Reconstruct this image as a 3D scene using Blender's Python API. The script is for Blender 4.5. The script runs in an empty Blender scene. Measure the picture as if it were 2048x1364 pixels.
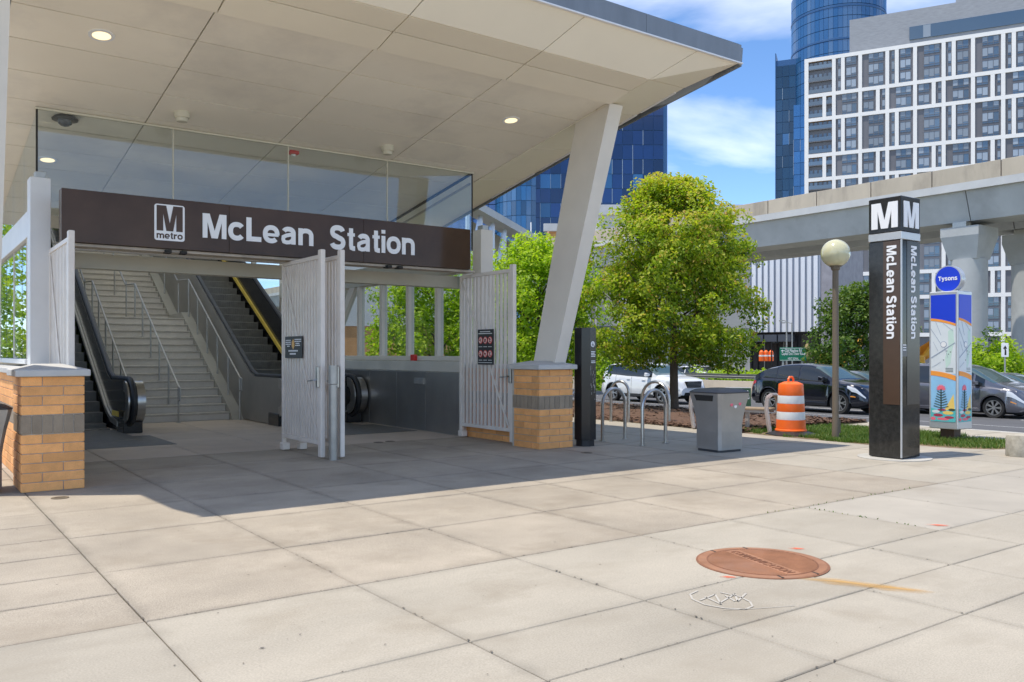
import bpy, bmesh, math, random
import numpy as np
from mathutils import Vector, Matrix
R = math.radians
rnd = random.Random(7)
sc = bpy.context.scene
COL = sc.collection

# ------------------------------------------------------------------ camera, sky, sun, exposure
F_PX, HOR, HC = 1700.0, 708.0, 1.5
YAW = R(36)
S_, C_ = math.sin(YAW), math.cos(YAW)
cam = bpy.data.cameras.new('camera'); camo = bpy.data.objects.new('camera', cam); COL.objects.link(camo)
camo.location = (0, 0, HC); camo.rotation_euler = (R(90), 0, -YAW)
cam.sensor_width = 36; cam.lens = F_PX/2048*36; cam.shift_y = (HOR-682)/2048
cam.clip_start = 0.1; cam.clip_end = 3000
sc.camera = camo
SUN = Vector((-.325, .09, 1)).normalized()
w = bpy.data.worlds.new("World"); sc.world = w; w.use_nodes = True
def build_world():
    nt = w.node_tree; N = nt.nodes; L = nt.links
    bg = N['Background']; bg.inputs['Strength'].default_value = 0.16
    sky = N.new('ShaderNodeTexSky'); sky.sky_type = 'NISHITA'; sky.sun_disc = False
    sky.sun_elevation = math.asin(SUN.z); sky.sun_rotation = math.atan2(SUN.x, SUN.y)
    sky.air_density = 0.6; sky.dust_density = 0.1; sky.ozone_density = 1.0
    hs = N.new('ShaderNodeHueSaturation'); hs.inputs['Saturation'].default_value = 1.15
    L.new(sky.outputs[0], hs.inputs['Color'])
    tc = N.new('ShaderNodeTexCoord'); sep = N.new('ShaderNodeSeparateXYZ'); L.new(tc.outputs['Generated'], sep.inputs[0])
    mx = N.new('ShaderNodeMath'); mx.operation = 'MAXIMUM'; mx.inputs[1].default_value = 0.0; L.new(sep.outputs['Z'], mx.inputs[0])
    ad = N.new('ShaderNodeMath'); ad.operation = 'ADD'; ad.inputs[1].default_value = 0.12; L.new(mx.outputs[0], ad.inputs[0])
    dv = N.new('ShaderNodeVectorMath'); dv.operation = 'DIVIDE'; rot = N.new('ShaderNodeMapping'); rot.inputs['Rotation'].default_value = (0, 0, R(12)); L.new(tc.outputs['Generated'], rot.inputs[0]); L.new(rot.outputs[0], dv.inputs[0])
    cb = N.new('ShaderNodeCombineXYZ'); [L.new(ad.outputs[0], cb.inputs[i]) for i in range(3)]; L.new(cb.outputs[0], dv.inputs[1])
    mp = N.new('ShaderNodeMapping'); mp.inputs['Scale'].default_value = (0.7, 0.9, 1.0); mp.inputs['Location'].default_value = (7.7, 3.3, 0); L.new(dv.outputs[0], mp.inputs[0])
    no = N.new('ShaderNodeTexNoise'); no.inputs['Scale'].default_value = 1.15; no.inputs['Detail'].default_value = 9; no.inputs['Roughness'].default_value = .52; no.inputs['Distortion'].default_value = .25
    L.new(mp.outputs[0], no.inputs[0])
    cr = N.new('ShaderNodeValToRGB'); cr.color_ramp.elements[0].position = .46; cr.color_ramp.elements[1].position = .76
    cr.color_ramp.elements[0].color = (0, 0, 0, 1); cr.color_ramp.elements[1].color = (.74, .74, .74, 1); L.new(no.outputs[0], cr.inputs[0])
    mix = N.new('ShaderNodeMixRGB'); mix.inputs['Color2'].default_value = (8.4, 8.2, 7.9, 1)
    L.new(cr.outputs[0], mix.inputs['Fac']); L.new(hs.outputs[0], mix.inputs['Color1']); L.new(mix.outputs[0], bg.inputs['Color'])
build_world()
sl = bpy.data.lights.new('sun', 'SUN'); so = bpy.data.objects.new('sun', sl); COL.objects.link(so)
sl.energy = 2.55; sl.angle = R(.53); sl.color = (1, .93, .82)
so.rotation_euler = (-SUN).to_track_quat('-Z', 'Y').to_euler(); so.location = (-20, 5, 60)
sc.view_settings.view_transform = 'Standard'; sc.view_settings.look = 'None'
sc.view_settings.exposure = 0.82; sc.view_settings.gamma = 1; sc.view_settings.use_curve_mapping = False
sc.cycles.max_bounces = 12; sc.cycles.diffuse_bounces = 8; sc.cycles.glossy_bounces = 4; sc.cycles.transparent_max_bounces = 24
sc.cycles.transmission_bounces = 6; sc.cycles.use_denoising = True; sc.cycles.sample_clamp_indirect = 8

# ------------------------------------------------------------------ measuring helpers (station axes: X along the entrance front, Y into the station)
def ray(x, y):
    u = (x-1024)/F_PX; v = (HOR-y)/F_PX
    return (C_*u+S_, -S_*u+C_, v)
def G(x, y, z=0.0):
    d = ray(x, y); k = (z-HC)/d[2]; return Vector((k*d[0], k*d[1], z))
def T(x, y, t):
    d = ray(x, y); k = t/d[1]; return Vector((k*d[0], t, HC+k*d[2]))
def SX(x, y, s):
    d = ray(x, y); k = s/d[0]; return Vector((s, k*d[1], HC+k*d[2]))
def DD(x, y, D):
    d = ray(x, y); return Vector((D*d[0], D*d[1], HC+D*d[2]))

# ------------------------------------------------------------------ materials
MATS = {}
def mat(name, col, rough=.6, metal=0.0, var=.0, vscale=3.0, bump=0.0, bscale=40.0, spec=.5, stain=None, sscale=1.0, coat=0.0,
        stretch=(1, 1, 1), rand=0.0, emit=None, estr=1.0, trans=0.0, coord='Object', grain=0.0, gscale=300, detail=6, edge=0.0):
    if name in MATS: return MATS[name]
    m = bpy.data.materials.new(name); m.use_nodes = True; nt = m.node_tree; N = nt.nodes; L = nt.links
    b = N['Principled BSDF']
    b.inputs['Roughness'].default_value = rough; b.inputs['Metallic'].default_value = metal
    b.inputs['Specular IOR Level'].default_value = spec; b.inputs['Coat Weight'].default_value = coat
    b.inputs['Coat Roughness'].default_value = .05
    src = N.new('ShaderNodeRGB'); src.outputs[0].default_value = (*col, 1); out = src.outputs[0]
    if var or bump or stain or grain:
        if coord == 'World':
            g = N.new('ShaderNodeNewGeometry'); cs = g.outputs['Position']
        else:
            tc = N.new('ShaderNodeTexCoord'); cs = tc.outputs['Object']
        mp = N.new('ShaderNodeMapping'); mp.inputs['Scale'].default_value = stretch; L.new(cs, mp.inputs[0])
    def mulnoise(out, scale, lo, hi, det=6, tint=None):
        n = N.new('ShaderNodeTexNoise'); n.inputs['Scale'].default_value = scale; n.inputs['Detail'].default_value = det; n.inputs['Roughness'].default_value = .6
        L.new(mp.outputs[0], n.inputs[0])
        mr = N.new('ShaderNodeMapRange'); mr.inputs[1].default_value = .3; mr.inputs[2].default_value = .7; mr.inputs[3].default_value = lo; mr.inputs[4].default_value = hi
        L.new(n.outputs[0], mr.inputs[0])
        vm = N.new('ShaderNodeVectorMath'); vm.operation = 'SCALE'; L.new(out, vm.inputs[0]); L.new(mr.outputs[0], vm.inputs['Scale'])
        return vm.outputs[0], n
    if var: out, _ = mulnoise(out, vscale, 1-var, 1+var, detail)
    if grain: out, _ = mulnoise(out, gscale, 1-grain, 1+grain, 2)
    if stain:
        n = N.new('ShaderNodeTexNoise'); n.inputs['Scale'].default_value = sscale; n.inputs['Detail'].default_value = 8; n.inputs['Roughness'].default_value = .65
        L.new(mp.outputs[0], n.inputs[0])
        cr = N.new('ShaderNodeValToRGB'); cr.color_ramp.elements[0].position = .5; cr.color_ramp.elements[1].position = .72
        L.new(n.outputs[0], cr.inputs[0])
        mx = N.new('ShaderNodeMixRGB'); mx.inputs['Color2'].default_value = (*stain, 1); L.new(cr.outputs[0], mx.inputs['Fac']); L.new(out, mx.inputs['Color1']); out = mx.outputs[0]
    if edge:
        tg = N.new('ShaderNodeTexCoord'); sp = N.new('ShaderNodeSeparateXYZ'); L.new(tg.outputs['Generated'], sp.inputs[0]); prev = None
        for ax in ('X', 'Y'):
            pp = N.new('ShaderNodeMath'); pp.operation = 'PINGPONG'; pp.inputs[1].default_value = .5; L.new(sp.outputs[ax], pp.inputs[0])
            if prev is None: prev = pp.outputs[0]
            else:
                mn_ = N.new('ShaderNodeMath'); mn_.operation = 'MINIMUM'; L.new(prev, mn_.inputs[0]); L.new(pp.outputs[0], mn_.inputs[1]); prev = mn_.outputs[0]
        n = N.new('ShaderNodeTexNoise'); n.inputs['Scale'].default_value = 3.5; n.inputs['Detail'].default_value = 8; L.new(mp.outputs[0], n.inputs[0])
        a_ = N.new('ShaderNodeMath'); a_.operation = 'MULTIPLY_ADD'; a_.inputs[1].default_value = .16; L.new(n.outputs[0], a_.inputs[0]); L.new(prev, a_.inputs[2])
        mr = N.new('ShaderNodeMapRange'); mr.inputs[1].default_value = .065; mr.inputs[2].default_value = .13; mr.inputs[3].default_value = 1-edge; mr.inputs[4].default_value = 1; L.new(a_.outputs[0], mr.inputs[0])
        vm = N.new('ShaderNodeVectorMath'); vm.operation = 'SCALE'; L.new(out, vm.inputs[0]); L.new(mr.outputs[0], vm.inputs['Scale']); out = vm.outputs[0]
    if rand:
        oi = N.new('ShaderNodeObjectInfo'); mr = N.new('ShaderNodeMapRange'); mr.inputs[3].default_value = 1-rand; mr.inputs[4].default_value = 1+rand
        L.new(oi.outputs['Random'], mr.inputs[0]); vm = N.new('ShaderNodeVectorMath'); vm.operation = 'SCALE'
        L.new(out, vm.inputs[0]); L.new(mr.outputs[0], vm.inputs['Scale']); out = vm.outputs[0]
    L.new(out, b.inputs['Base Color'])
    if bump:
        n = N.new('ShaderNodeTexNoise'); n.inputs['Scale'].default_value = bscale; n.inputs['Detail'].default_value = 5; L.new(mp.outputs[0], n.inputs[0])
        bp = N.new('ShaderNodeBump'); bp.inputs['Strength'].default_value = bump; bp.inputs['Distance'].default_value = .01
        L.new(n.outputs[0], bp.inputs['Height']); L.new(bp.outputs[0], b.inputs['Normal'])
    if emit:
        b.inputs['Emission Color'].default_value = (*emit, 1); b.inputs['Emission Strength'].default_value = estr
    if trans: b.inputs['Transmission Weight'].default_value = trans
    MATS[name] = m; return m

def glass_mat(name, tint, refl=.12, alpha_tint=None, rough=.0):
    """thin pane: see-through mixed with a mirror coat by facing"""
    m = bpy.data.materials.new(name); m.use_nodes = True; nt = m.node_tree; N = nt.nodes; L = nt.links; N.clear()
    o = N.new('ShaderNodeOutputMaterial'); t = N.new('ShaderNodeBsdfTransparent'); g = N.new('ShaderNodeBsdfGlossy'); g.inputs['Roughness'].default_value = rough
    t.inputs[0].default_value = (*tint, 1); g.inputs[0].default_value = (.9, .95, 1, 1)
    lw = N.new('ShaderNodeLayerWeight'); lw.inputs[0].default_value = .5
    pw = N.new('ShaderNodeMath'); pw.operation = 'POWER'; pw.inputs[1].default_value = 5; L.new(lw.outputs['Facing'], pw.inputs[0])
    ad = N.new('ShaderNodeMath'); ad.operation = 'MULTIPLY_ADD'; ad.use_clamp = True; ad.inputs[1].default_value = .9; ad.inputs[2].default_value = refl; L.new(pw.outputs[0], ad.inputs[0])
    mx = N.new('ShaderNodeMixShader'); L.new(ad.outputs[0], mx.inputs[0]); L.new(t.outputs[0], mx.inputs[1]); L.new(g.outputs[0], mx.inputs[2]); L.new(mx.outputs[0], o.inputs[0])
    MATS[name] = m; return m

def leaf_mat(name, cols, trans=.45):
    m = bpy.data.materials.new(name); m.use_nodes = True; nt = m.node_tree; N = nt.nodes; L = nt.links; N.clear()
    o = N.new('ShaderNodeOutputMaterial'); d = N.new('ShaderNodeBsdfPrincipled'); d.inputs['Roughness'].default_value = .5; d.inputs['Specular IOR Level'].default_value = .35
    t = N.new('ShaderNodeBsdfTranslucent')
    at = N.new('ShaderNodeAttribute'); at.attribute_name = 'tone'
    cr = N.new('ShaderNodeValToRGB'); e = cr.color_ramp.elements
    for i, (p, c) in enumerate(cols):
        if i < 2: el = e[i]; el.position = p
        else: el = e.new(p)
        el.color = (*c, 1)
    L.new(at.outputs['Fac'], cr.inputs[0]); L.new(cr.outputs[0], d.inputs['Base Color'])
    tm = N.new('ShaderNodeVectorMath'); tm.operation = 'MULTIPLY'; tm.inputs[1].default_value = (1.35, 1.5, .5); L.new(cr.outputs[0], tm.inputs[0]); L.new(tm.outputs[0], t.inputs[0])
    mx = N.new('ShaderNodeMixShader'); mx.inputs[0].default_value = trans; L.new(d.outputs[0], mx.inputs[1]); L.new(t.outputs[0], mx.inputs[2]); L.new(mx.outputs[0], o.inputs[0])
    MATS[name] = m; return m

M_slab = mat('concrete_slab', (.385, .33, .255), .85, edge=.22, var=.17, vscale=.9, bump=.35, bscale=120, coord='World', rand=.06, grain=.22, gscale=110, stain=(.305, .255, .19), sscale=1.1)
M_slab_smooth = mat('concrete_slab_smooth', (.405, .36, .285), .8, edge=.16, var=.12, vscale=1.1, bump=.15, bscale=90, coord='World', rand=.05, grain=.15, gscale=140, stain=(.35, .305, .235), sscale=1.7, stretch=(.6, 1, 1))
M_slab_blue = mat('concrete_slab_bluish', (.40, .36, .295), .8, edge=.15, var=.08, vscale=1.4, bump=.12, bscale=90, coord='World', rand=.04, grain=.04, gscale=140)
M_slab_in = mat('concrete_slab_inside', (.50, .42, .335), .7, edge=.12, var=.10, vscale=1.2, bump=.15, bscale=100, coord='World', rand=.05, grain=.05, gscale=140)
M_joint = mat('joint_dirt', (.22, .19, .15), .95, var=.2, vscale=8, coord='World')
M_asphalt = mat('asphalt', (.105, .105, .108), .9, var=.13, vscale=.7, bump=.3, bscale=200, coord='World', grain=.15, gscale=120)
M_ground = mat('far_ground', (.23, .22, .18), .95, var=.2, vscale=.3, coord='World')
M_kerb = mat('kerb_concrete', (.47, .45, .40), .85, var=.12, vscale=2, coord='World', bump=.2)
M_paint = mat('road_paint', (.75, .75, .72), .7, var=.12, vscale=6, coord='World')
M_ceil = mat('soffit_panel', (.90, .84, .72), .5, var=.035, vscale=.6, coord='World', rand=.025, stain=(.73, .68, .60), sscale=.45)
M_ceil2 = mat('soffit_panel_outer', (.87, .80, .66), .5, var=.03, vscale=.8, coord='World', rand=.02)
M_dark = mat('dark_gap', (.03, .028, .025), .9)
M_fascia = mat('fascia_zinc', (.22, .24, .26), .45, metal=.35, var=.10, vscale=4, coord='World', stretch=(1, 1, .25))
M_trim = mat('edge_trim', (.82, .82, .82), .4)
M_steelp = mat('painted_steel', (.70, .64, .55), .45, var=.05, vscale=1.5, coord='World', bump=.04)
M_steelw = mat('painted_steel_white', (.70, .69, .67), .45, var=.05, vscale=2, coord='World')
M_gate = mat('gate_paint', (.78, .71, .63), .45, var=.07, vscale=3, coord='World', stain=(.70, .63, .55), sscale=2.2)
M_beam = mat('interior_beam', (.55, .52, .43), .6, var=.06, vscale=2, coord='World')
M_stain = mat('stainless', (.50, .49, .47), .28, metal=.95, var=.10, vscale=2.0, stretch=(1, 1, 12), bump=.03, bscale=60)
M_stain_d = mat('stainless_panel', (.36, .35, .33), .34, metal=.8, var=.12, vscale=1.2, coord='World')
M_dull = mat('galvanised_steel', (.42, .41, .38), .42, metal=.7, var=.12, vscale=5, bump=.05)
M_black = mat('black_panel', (.018, .018, .019), .18, var=.1, vscale=4)
M_sgblack = mat('sign_black', (.012, .012, .012), .45)
M_rubber = mat('black_rubber', (.02, .02, .021), .5)
M_sign = mat('brown_sign', (.078, .046, .028), .10, var=.25, vscale=1.2, coord='World', spec=.22)
M_signedge = mat('sign_edge', (.45, .38, .30), .6, var=.2, vscale=5, coord='World')
M_white = mat('white_letter', (.86, .86, .86), .5)
M_brick = mat('orange_brick', (.80, .385, .135), .8, var=.12, vscale=9, bump=.35, bscale=70, coord='World', rand=.16, grain=.10, gscale=90)
M_brickg = mat('grey_brick', (.30, .235, .165), .8, var=.12, vscale=9, bump=.3, bscale=70, coord='World', rand=.12, grain=.08, gscale=90)
M_mortar = mat('mortar', (.50, .46, .39), .95, var=.1, vscale=20, coord='World')
M_cap = mat('cast_stone', (.52, .51, .48), .8, var=.08, vscale=3, coord='World', bump=.2, bscale=80)
M_curb = mat('stair_curb', (.36, .34, .29), .8, var=.10, vscale=1.4, coord='World', bump=.2)
M_nosing_shade = mat('step_nosing_shade', (.44, .41, .36), .8, var=.15, vscale=5, coord='World', grain=.2, gscale=130)  # darker than the granite: paints in the shadow line under each tread edge
M_granite = mat('granite_step', (.60, .56, .50), .75, var=.08, vscale=3, coord='World', grain=.20, gscale=130)
M_concw = mat('concrete_wall', (.56, .53, .46), .8, var=.10, vscale=1.4, coord='World', bump=.2)
M_conc = mat('guideway_concrete', (.44, .45, .44), .85, var=.10, vscale=.5, coord='World', stain=(.34, .34, .33), sscale=.35)
M_conc_tan = mat('parapet_concrete', (.50, .43, .33), .85, var=.12, vscale=.45, coord='World', rand=.05, stretch=(1, 1, .35), stain=(.33, .28, .22), sscale=.7)
M_conc_l = mat('guideway_band', (.52, .52, .505), .85, var=.08, vscale=.8, coord='World')
M_granb = mat('black_granite', (.028, .027, .024), .10, var=.35, vscale=14, spec=.4, grain=.25, gscale=90)
M_pylbrown = mat('pylon_brown', (.075, .042, .024), .22, var=.08, vscale=3, spec=.6)
M_alu = mat('aluminium', (.60, .61, .62), .35, metal=.6, var=.05, vscale=3)
M_orange = mat('drum_orange', (.95, .15, .012), .45, var=.06, vscale=5)
M_whiter = mat('drum_white', (.82, .82, .80), .4, var=.05, vscale=6)
M_bin = mat('bin_grey', (.40, .395, .38), .42, metal=.55, var=.07, vscale=4)
M_binlid = mat('bin_lid', (.055, .057, .062), .5, var=.1, vscale=6)
M_bronze = mat('lamp_pole_bronze', (.16, .125, .085), .6, var=.08, vscale=3)
M_globe = mat('lamp_globe', (.60, .57, .36), .15, var=.03, vscale=2, spec=.6, coat=.3)
M_green = mat('green_sign', (.0, .19, .10), .5)
M_dgreen = mat('dark_green_sign', (.03, .10, .045), .5)
M_blue = mat('kiosk_blue', (.01, .05, .60), .4)
M_korange = mat('kiosk_orange', (.90, .33, .05), .5)
M_map = mat('kiosk_map', (.68, .73, .74), .4, var=.05, vscale=2)
M_mapg = mat('kiosk_map_green', (.55, .72, .63), .4)
M_kline = mat('kiosk_map_line', (.30, .36, .45), .5)
M_ksky = mat('kiosk_sky', (.30, .58, .82), .4, var=.1, vscale=2)
M_pink = mat('kiosk_pink', (.85, .16, .22), .5)
M_teal = mat('kiosk_teal', (.10, .50, .50), .5)
M_maroon = mat('kiosk_maroon', (.40, .04, .08), .5)
M_kyel = mat('kiosk_yellow', (.85, .60, .15), .5)
M_kdark = mat('kiosk_dark', (.05, .08, .05), .5)
M_red = mat('alarm_red', (.65, .03, .02), .45)
M_rust = mat('rusty_iron', (.33, .155, .08), .75, metal=.0, var=.22, vscale=5, coord='Object', bump=.2, bscale=60, stain=(.36, .20, .13), sscale=1.6)
M_rustd = mat('rusty_iron_dark', (.24, .105, .055), .8, var=.2, vscale=8)
M_ruststain = mat('rust_stain', (.60, .40, .17), .85, var=.1, vscale=8, coord='World')
M_spray = mat('spray_orange', (.85, .22, .12), .85, var=.1, vscale=8, coord='World')
M_chalk = mat('chalk_white', (.475, .44, .38), .9)
M_yelsheen = mat('escalator_yellow_sheen', (.75, .55, .10), .45, var=.15, vscale=2, coord='World')  # yellow paints in the warm light reflected along the inner deck
M_escstep = mat('escalator_step', (.15, .145, .13), .5, metal=.3, var=.2, vscale=6)
M_mulch = mat('mulch', (.13, .072, .045), .95, var=.35, vscale=14, coord='World', bump=.8, bscale=60)
M_soil = mat('bed_soil', (.20, .14, .08), .95, var=.25, vscale=10, coord='World', bump=.5, bscale=60)
M_bark = mat('bark', (.10, .075, .055), .9, var=.25, vscale=10, stretch=(1, 1, .25), bump=.7, bscale=30)
M_slat = mat('bench_metal', (.50, .43, .38), .4, metal=.4, var=.08, vscale=4)
M_wood = mat('bench_wood', (.33, .24, .15), .7, var=.2, vscale=6, stretch=(1, 8, 8))
M_lamp = mat('downlight', (.9, .8, .55), .4, emit=(1, .80, .48), estr=.72)
M_lightbar = mat('dim_lamp', (.9, .85, .6), .4, emit=(1, .85, .45), estr=.9)
M_plastic = mat('cream_plastic', (.62, .58, .46), .5)
M_tex_glass = glass_mat('clear_glass', (.90, .93, .92), .02)
M_cler = glass_mat('clerestory_glass', (.95, .975, .975), .05, rough=.0)
M_bluegl = mat('tower_glass', (.006, .03, .12), .08, var=.12, vscale=.05, coord='World', rand=.45, metal=.15, spec=.9)
M_bluegl2 = mat('tower_glass_light', (.035, .13, .27), .08, rand=.3, metal=.2, spec=.9)
M_bluemul = mat('tower_mullion', (.05, .12, .24), .35, metal=.5)
M_mulw = mat('tower_fin', (.40, .48, .55), .4)
M_hotw = mat('hotel_white', (.80, .775, .74), .7, var=.03, vscale=.3)
M_hotd = mat('hotel_grey_panel', (.15, .15, .165), .6, rand=.12)
M_hotgl = mat('hotel_glass', (.10, .15, .20), .08, metal=.2, spec=.9, rand=.3)
M_curt = mat('curtain', (.27, .32, .38), .7, rand=.25)
M_hotbrk = mat('hotel_grey_brick', (.30, .31, .33), .85, var=.12, vscale=.8, stretch=(1, 1, 4))
M_hotwood = mat('balcony_wood', (.30, .17, .08), .7)
M_pw1 = mat('striped_white', (.72, .73, .75), .55, rand=.05)
M_pw2 = mat('striped_grey', (.36, .39, .45), .55, rand=.08)
M_shop = mat('shopfront_dark', (.03, .03, .035), .25)
M_obrick = mat('far_brick', (.52, .27, .11), .85, var=.1, vscale=.8, coord='World')
M_precast = mat('precast', (.50, .49, .46), .8, var=.06, vscale=.4, coord='World')
M_dgarage = mat('dark_wall', (.10, .105, .11), .8, var=.15, vscale=.5, coord='World')
def sky_panel():
    m = bpy.data.materials.new('frosted_roof'); m.use_nodes = True; nt = m.node_tree; N = nt.nodes; L = nt.links
    b = N['Principled BSDF']; b.inputs['Base Color'].default_value = (.75, .74, .66, 1); b.inputs['Roughness'].default_value = .5
    t = N.new('ShaderNodeBsdfTranslucent'); t.inputs[0].default_value = (.85, .84, .72, 1); mx = N.new('ShaderNodeMixShader'); mx.inputs[0].default_value = .6
    L.new(b.outputs[0], mx.inputs[1]); L.new(t.outputs[0], mx.inputs[2]); L.new(mx.outputs[0], N['Material Output'].inputs[0]); return m
M_frost = sky_panel()
M_cw = mat('car_white', (.75, .76, .77), .3, coat=1.0)
M_cb = mat('car_black', (.008, .010, .018), .12, coat=1.0, metal=.3)
M_cg = mat('car_grey', (.15, .15, .17), .25, coat=1.0, metal=.5)
M_cgl = mat('car_glass', (.012, .016, .018), .04, spec=.8)
M_cgl2 = mat('car_windshield', (.06, .10, .10), .04, spec=.9)
M_tyre = mat('tyre', (.022, .021, .020), .8)
M_rim = mat('alloy_rim', (.50, .50, .50), .3, metal=.8)
M_rimd = mat('wheel_well', (.01, .01, .01), .9)
M_clad = mat('car_cladding', (.03, .03, .032), .6)
M_hl = mat('headlight_glass', (.62, .65, .68), .1, spec=.9)
M_amber = mat('amber_light', (.75, .28, .04), .2)
M_tail = mat('tail_light', (.45, .01, .012), .15)
M_plate = mat('number_plate', (.70, .70, .68), .5)
M_exc = mat('machine_yellow', (.85, .42, .04), .5)
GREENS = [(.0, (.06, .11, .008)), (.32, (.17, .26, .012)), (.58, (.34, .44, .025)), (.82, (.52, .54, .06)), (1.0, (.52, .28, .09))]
M_leaf = leaf_mat('tree_leaves', GREENS)
M_leaf2 = leaf_mat('bright_leaves', [(.0, (.08, .16, .008)), (.5, (.27, .42, .018)), (1.0, (.50, .58, .05))], .5)
M_leafd = leaf_mat('dark_leaves', [(.0, (.02, .055, .006)), (.5, (.06, .13, .012)), (1.0, (.15, .22, .025))], .3)
M_grass = leaf_mat('grass_blades', [(.0, (.05, .11, .02)), (.5, (.11, .20, .03)), (1.0, (.30, .30, .10))], .3)

# ------------------------------------------------------------------ mesh building
class MB:
    def __init__(s): s.v = []; s.f = []; s.m = []; s.mats = []; s.cur = 0
    def mat(s, m):
        if m not in s.mats: s.mats.append(m)
        s.cur = s.mats.index(m); return s
    def add(s, vs, fs):
        o = len(s.v); s.v += [tuple(p) for p in vs]
        for f in fs: s.f.append([i+o for i in f]); s.m.append(s.cur)
        return s
    def box(s, x0, x1, y0, y1, z0, z1, c=0.0):
        if c <= 0:
            vs = [(x, y, z) for z in (z0, z1) for y in (y0, y1) for x in (x0, x1)]
            return s.add(vs, [(0, 2, 3, 1), (4, 5, 7, 6), (0, 1, 5, 4), (2, 6, 7, 3), (0, 4, 6, 2), (1, 3, 7, 5)])
        vs = []
        def ringp(z, i): return [(x0+i+0, y0+c if 0 else y0+i, z)]
        def oct_(z, e):   # octagon footprint inset e
            a, b, p, q = x0+e, x1-e, y0+e, y1-e
            return [(a+c, p, z), (b-c, p, z), (b, p+c, z), (b, q-c, z), (b-c, q, z), (a+c, q, z), (a, q-c, z), (a, p+c, z)]
        vs = oct_(z0, c)+oct_(z0+c, 0)+oct_(z1-c, 0)+oct_(z1, c)
        fs = [tuple(range(7, -1, -1)), tuple(range(24, 32))]
        for r in range(3):
            for i in range(8):
                j = (i+1) % 8; fs.append((r*8+i, r*8+j, r*8+8+j, r*8+8+i))
        return s.add(vs, fs)
    def prism(s, poly, h0, h1, axis='z'):
        def mk(p, h):
            return (p[0], p[1], h) if axis == 'z' else ((p[0], h, p[1]) if axis == 'y' else (h, p[0], p[1]))
        n = len(poly); vs = [mk(p, h0) for p in poly]+[mk(p, h1) for p in poly]
        fs = [tuple(range(n-1, -1, -1)), tuple(range(n, 2*n))]+[(i, (i+1) % n, n+(i+1) % n, n+i) for i in range(n)]
        return s.add(vs, fs)
    def hexa(s, a, b):   # two quads a (4 pts) and b (4 pts)
        return s.add(list(a)+list(b), [(3, 2, 1, 0), (4, 5, 6, 7), (0, 1, 5, 4), (1, 2, 6, 5), (2, 3, 7, 6), (3, 0, 4, 7)])
    def quad(s, a, b, c, d): return s.add([a, b, c, d], [(0, 1, 2, 3)])
    def bar(s, p, q, wd, ht, up=(0, 0, 1)):
        p = Vector(p); q = Vector(q); d = (q-p).normalized(); u = Vector(up); sd = d.cross(u)
        if sd.length < 1e-4: sd = Vector((1, 0, 0))
        sd.normalize(); u = sd.cross(d).normalized(); a = sd*wd/2; b = u*ht/2
        return s.hexa([p-a-b, p+a-b, p+a+b, p-a+b], [q-a-b, q+a-b, q+a+b, q-a+b])
    def tube(s, pts, r, n=10, cap=True):
        pts = [Vector(p) for p in pts]; rs = r if isinstance(r, (list, tuple)) else [r]*len(pts)
        rings = []; pu = None
        for i, p in enumerate(pts):
            d = (pts[min(i+1, len(pts)-1)]-pts[max(i-1, 0)]).normalized()
            if pu is None:
                a = Vector((0, 0, 1)) if abs(d.z) < .9 else Vector((1, 0, 0)); pu = d.cross(a).normalized()
            else:
                pu = (pu-d*pu.dot(d)); pu.normalize()
            w_ = d.cross(pu)
            rings.append([p+(pu*math.cos(2*math.pi*k/n)+w_*math.sin(2*math.pi*k/n))*rs[i] for k in range(n)])
        vs = [v for rg in rings for v in rg]; fs = []
        for i in range(len(pts)-1):
            for k in range(n):
                j = (k+1) % n; fs.append((i*n+k, i*n+j, (i+1)*n+j, (i+1)*n+k))
        if cap: fs.append(tuple(range(n-1, -1, -1))); fs.append(tuple(range((len(pts)-1)*n, len(pts)*n)))
        return s.add(vs, fs)
    def lathe(s, prof, c=(0, 0, 0), n=24, axis='z', cap=True):
        vs = []; prof = [(max(r, .0006), h) for r, h in prof]
        for r, h in prof:
            for k in range(n):
                a = 2*math.pi*k/n; x, y = r*math.cos(a), r*math.sin(a)
                vs.append((c[0]+x, c[1]+y, c[2]+h) if axis == 'z' else (c[0]+x, c[1]+h, c[2]+y))
        fs = []
        for i in range(len(prof)-1):
            for k in range(n):
                j = (k+1) % n; q = (i*n+k, i*n+j, (i+1)*n+j, (i+1)*n+k); fs.append(q if axis == 'z' else q[::-1])
        if cap and prof[0][0] > 1e-6: fs.append(tuple(range(n-1, -1, -1)) if axis == 'z' else tuple(range(n)))
        if cap and prof[-1][0] > 1e-6:
            b = (len(prof)-1)*n; fs.append(tuple(range(b, b+n)) if axis == 'z' else tuple(range(b+n-1, b-1, -1)))
        return s.add(vs, fs)
    def mesh(s, name, m=None, smooth=30):
        me = bpy.data.meshes.new(name); me.from_pydata(s.v, [], s.f)
        ms = s.mats if s.mats else [m]
        for a in ms: me.materials.append(a)
        if len(ms) > 1: me.polygons.foreach_set('material_index', s.m)
        if smooth:
            me.polygons.foreach_set('use_smooth', [True]*len(me.polygons)); me.set_sharp_from_angle(angle=R(smooth))
        me.validate(); me.update(); return me
    def build(s, name, m=None, parent=None, smooth=30, loc=None, **kw):
        return link(name, s.mesh(name, m, smooth), parent, loc, **kw)

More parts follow.
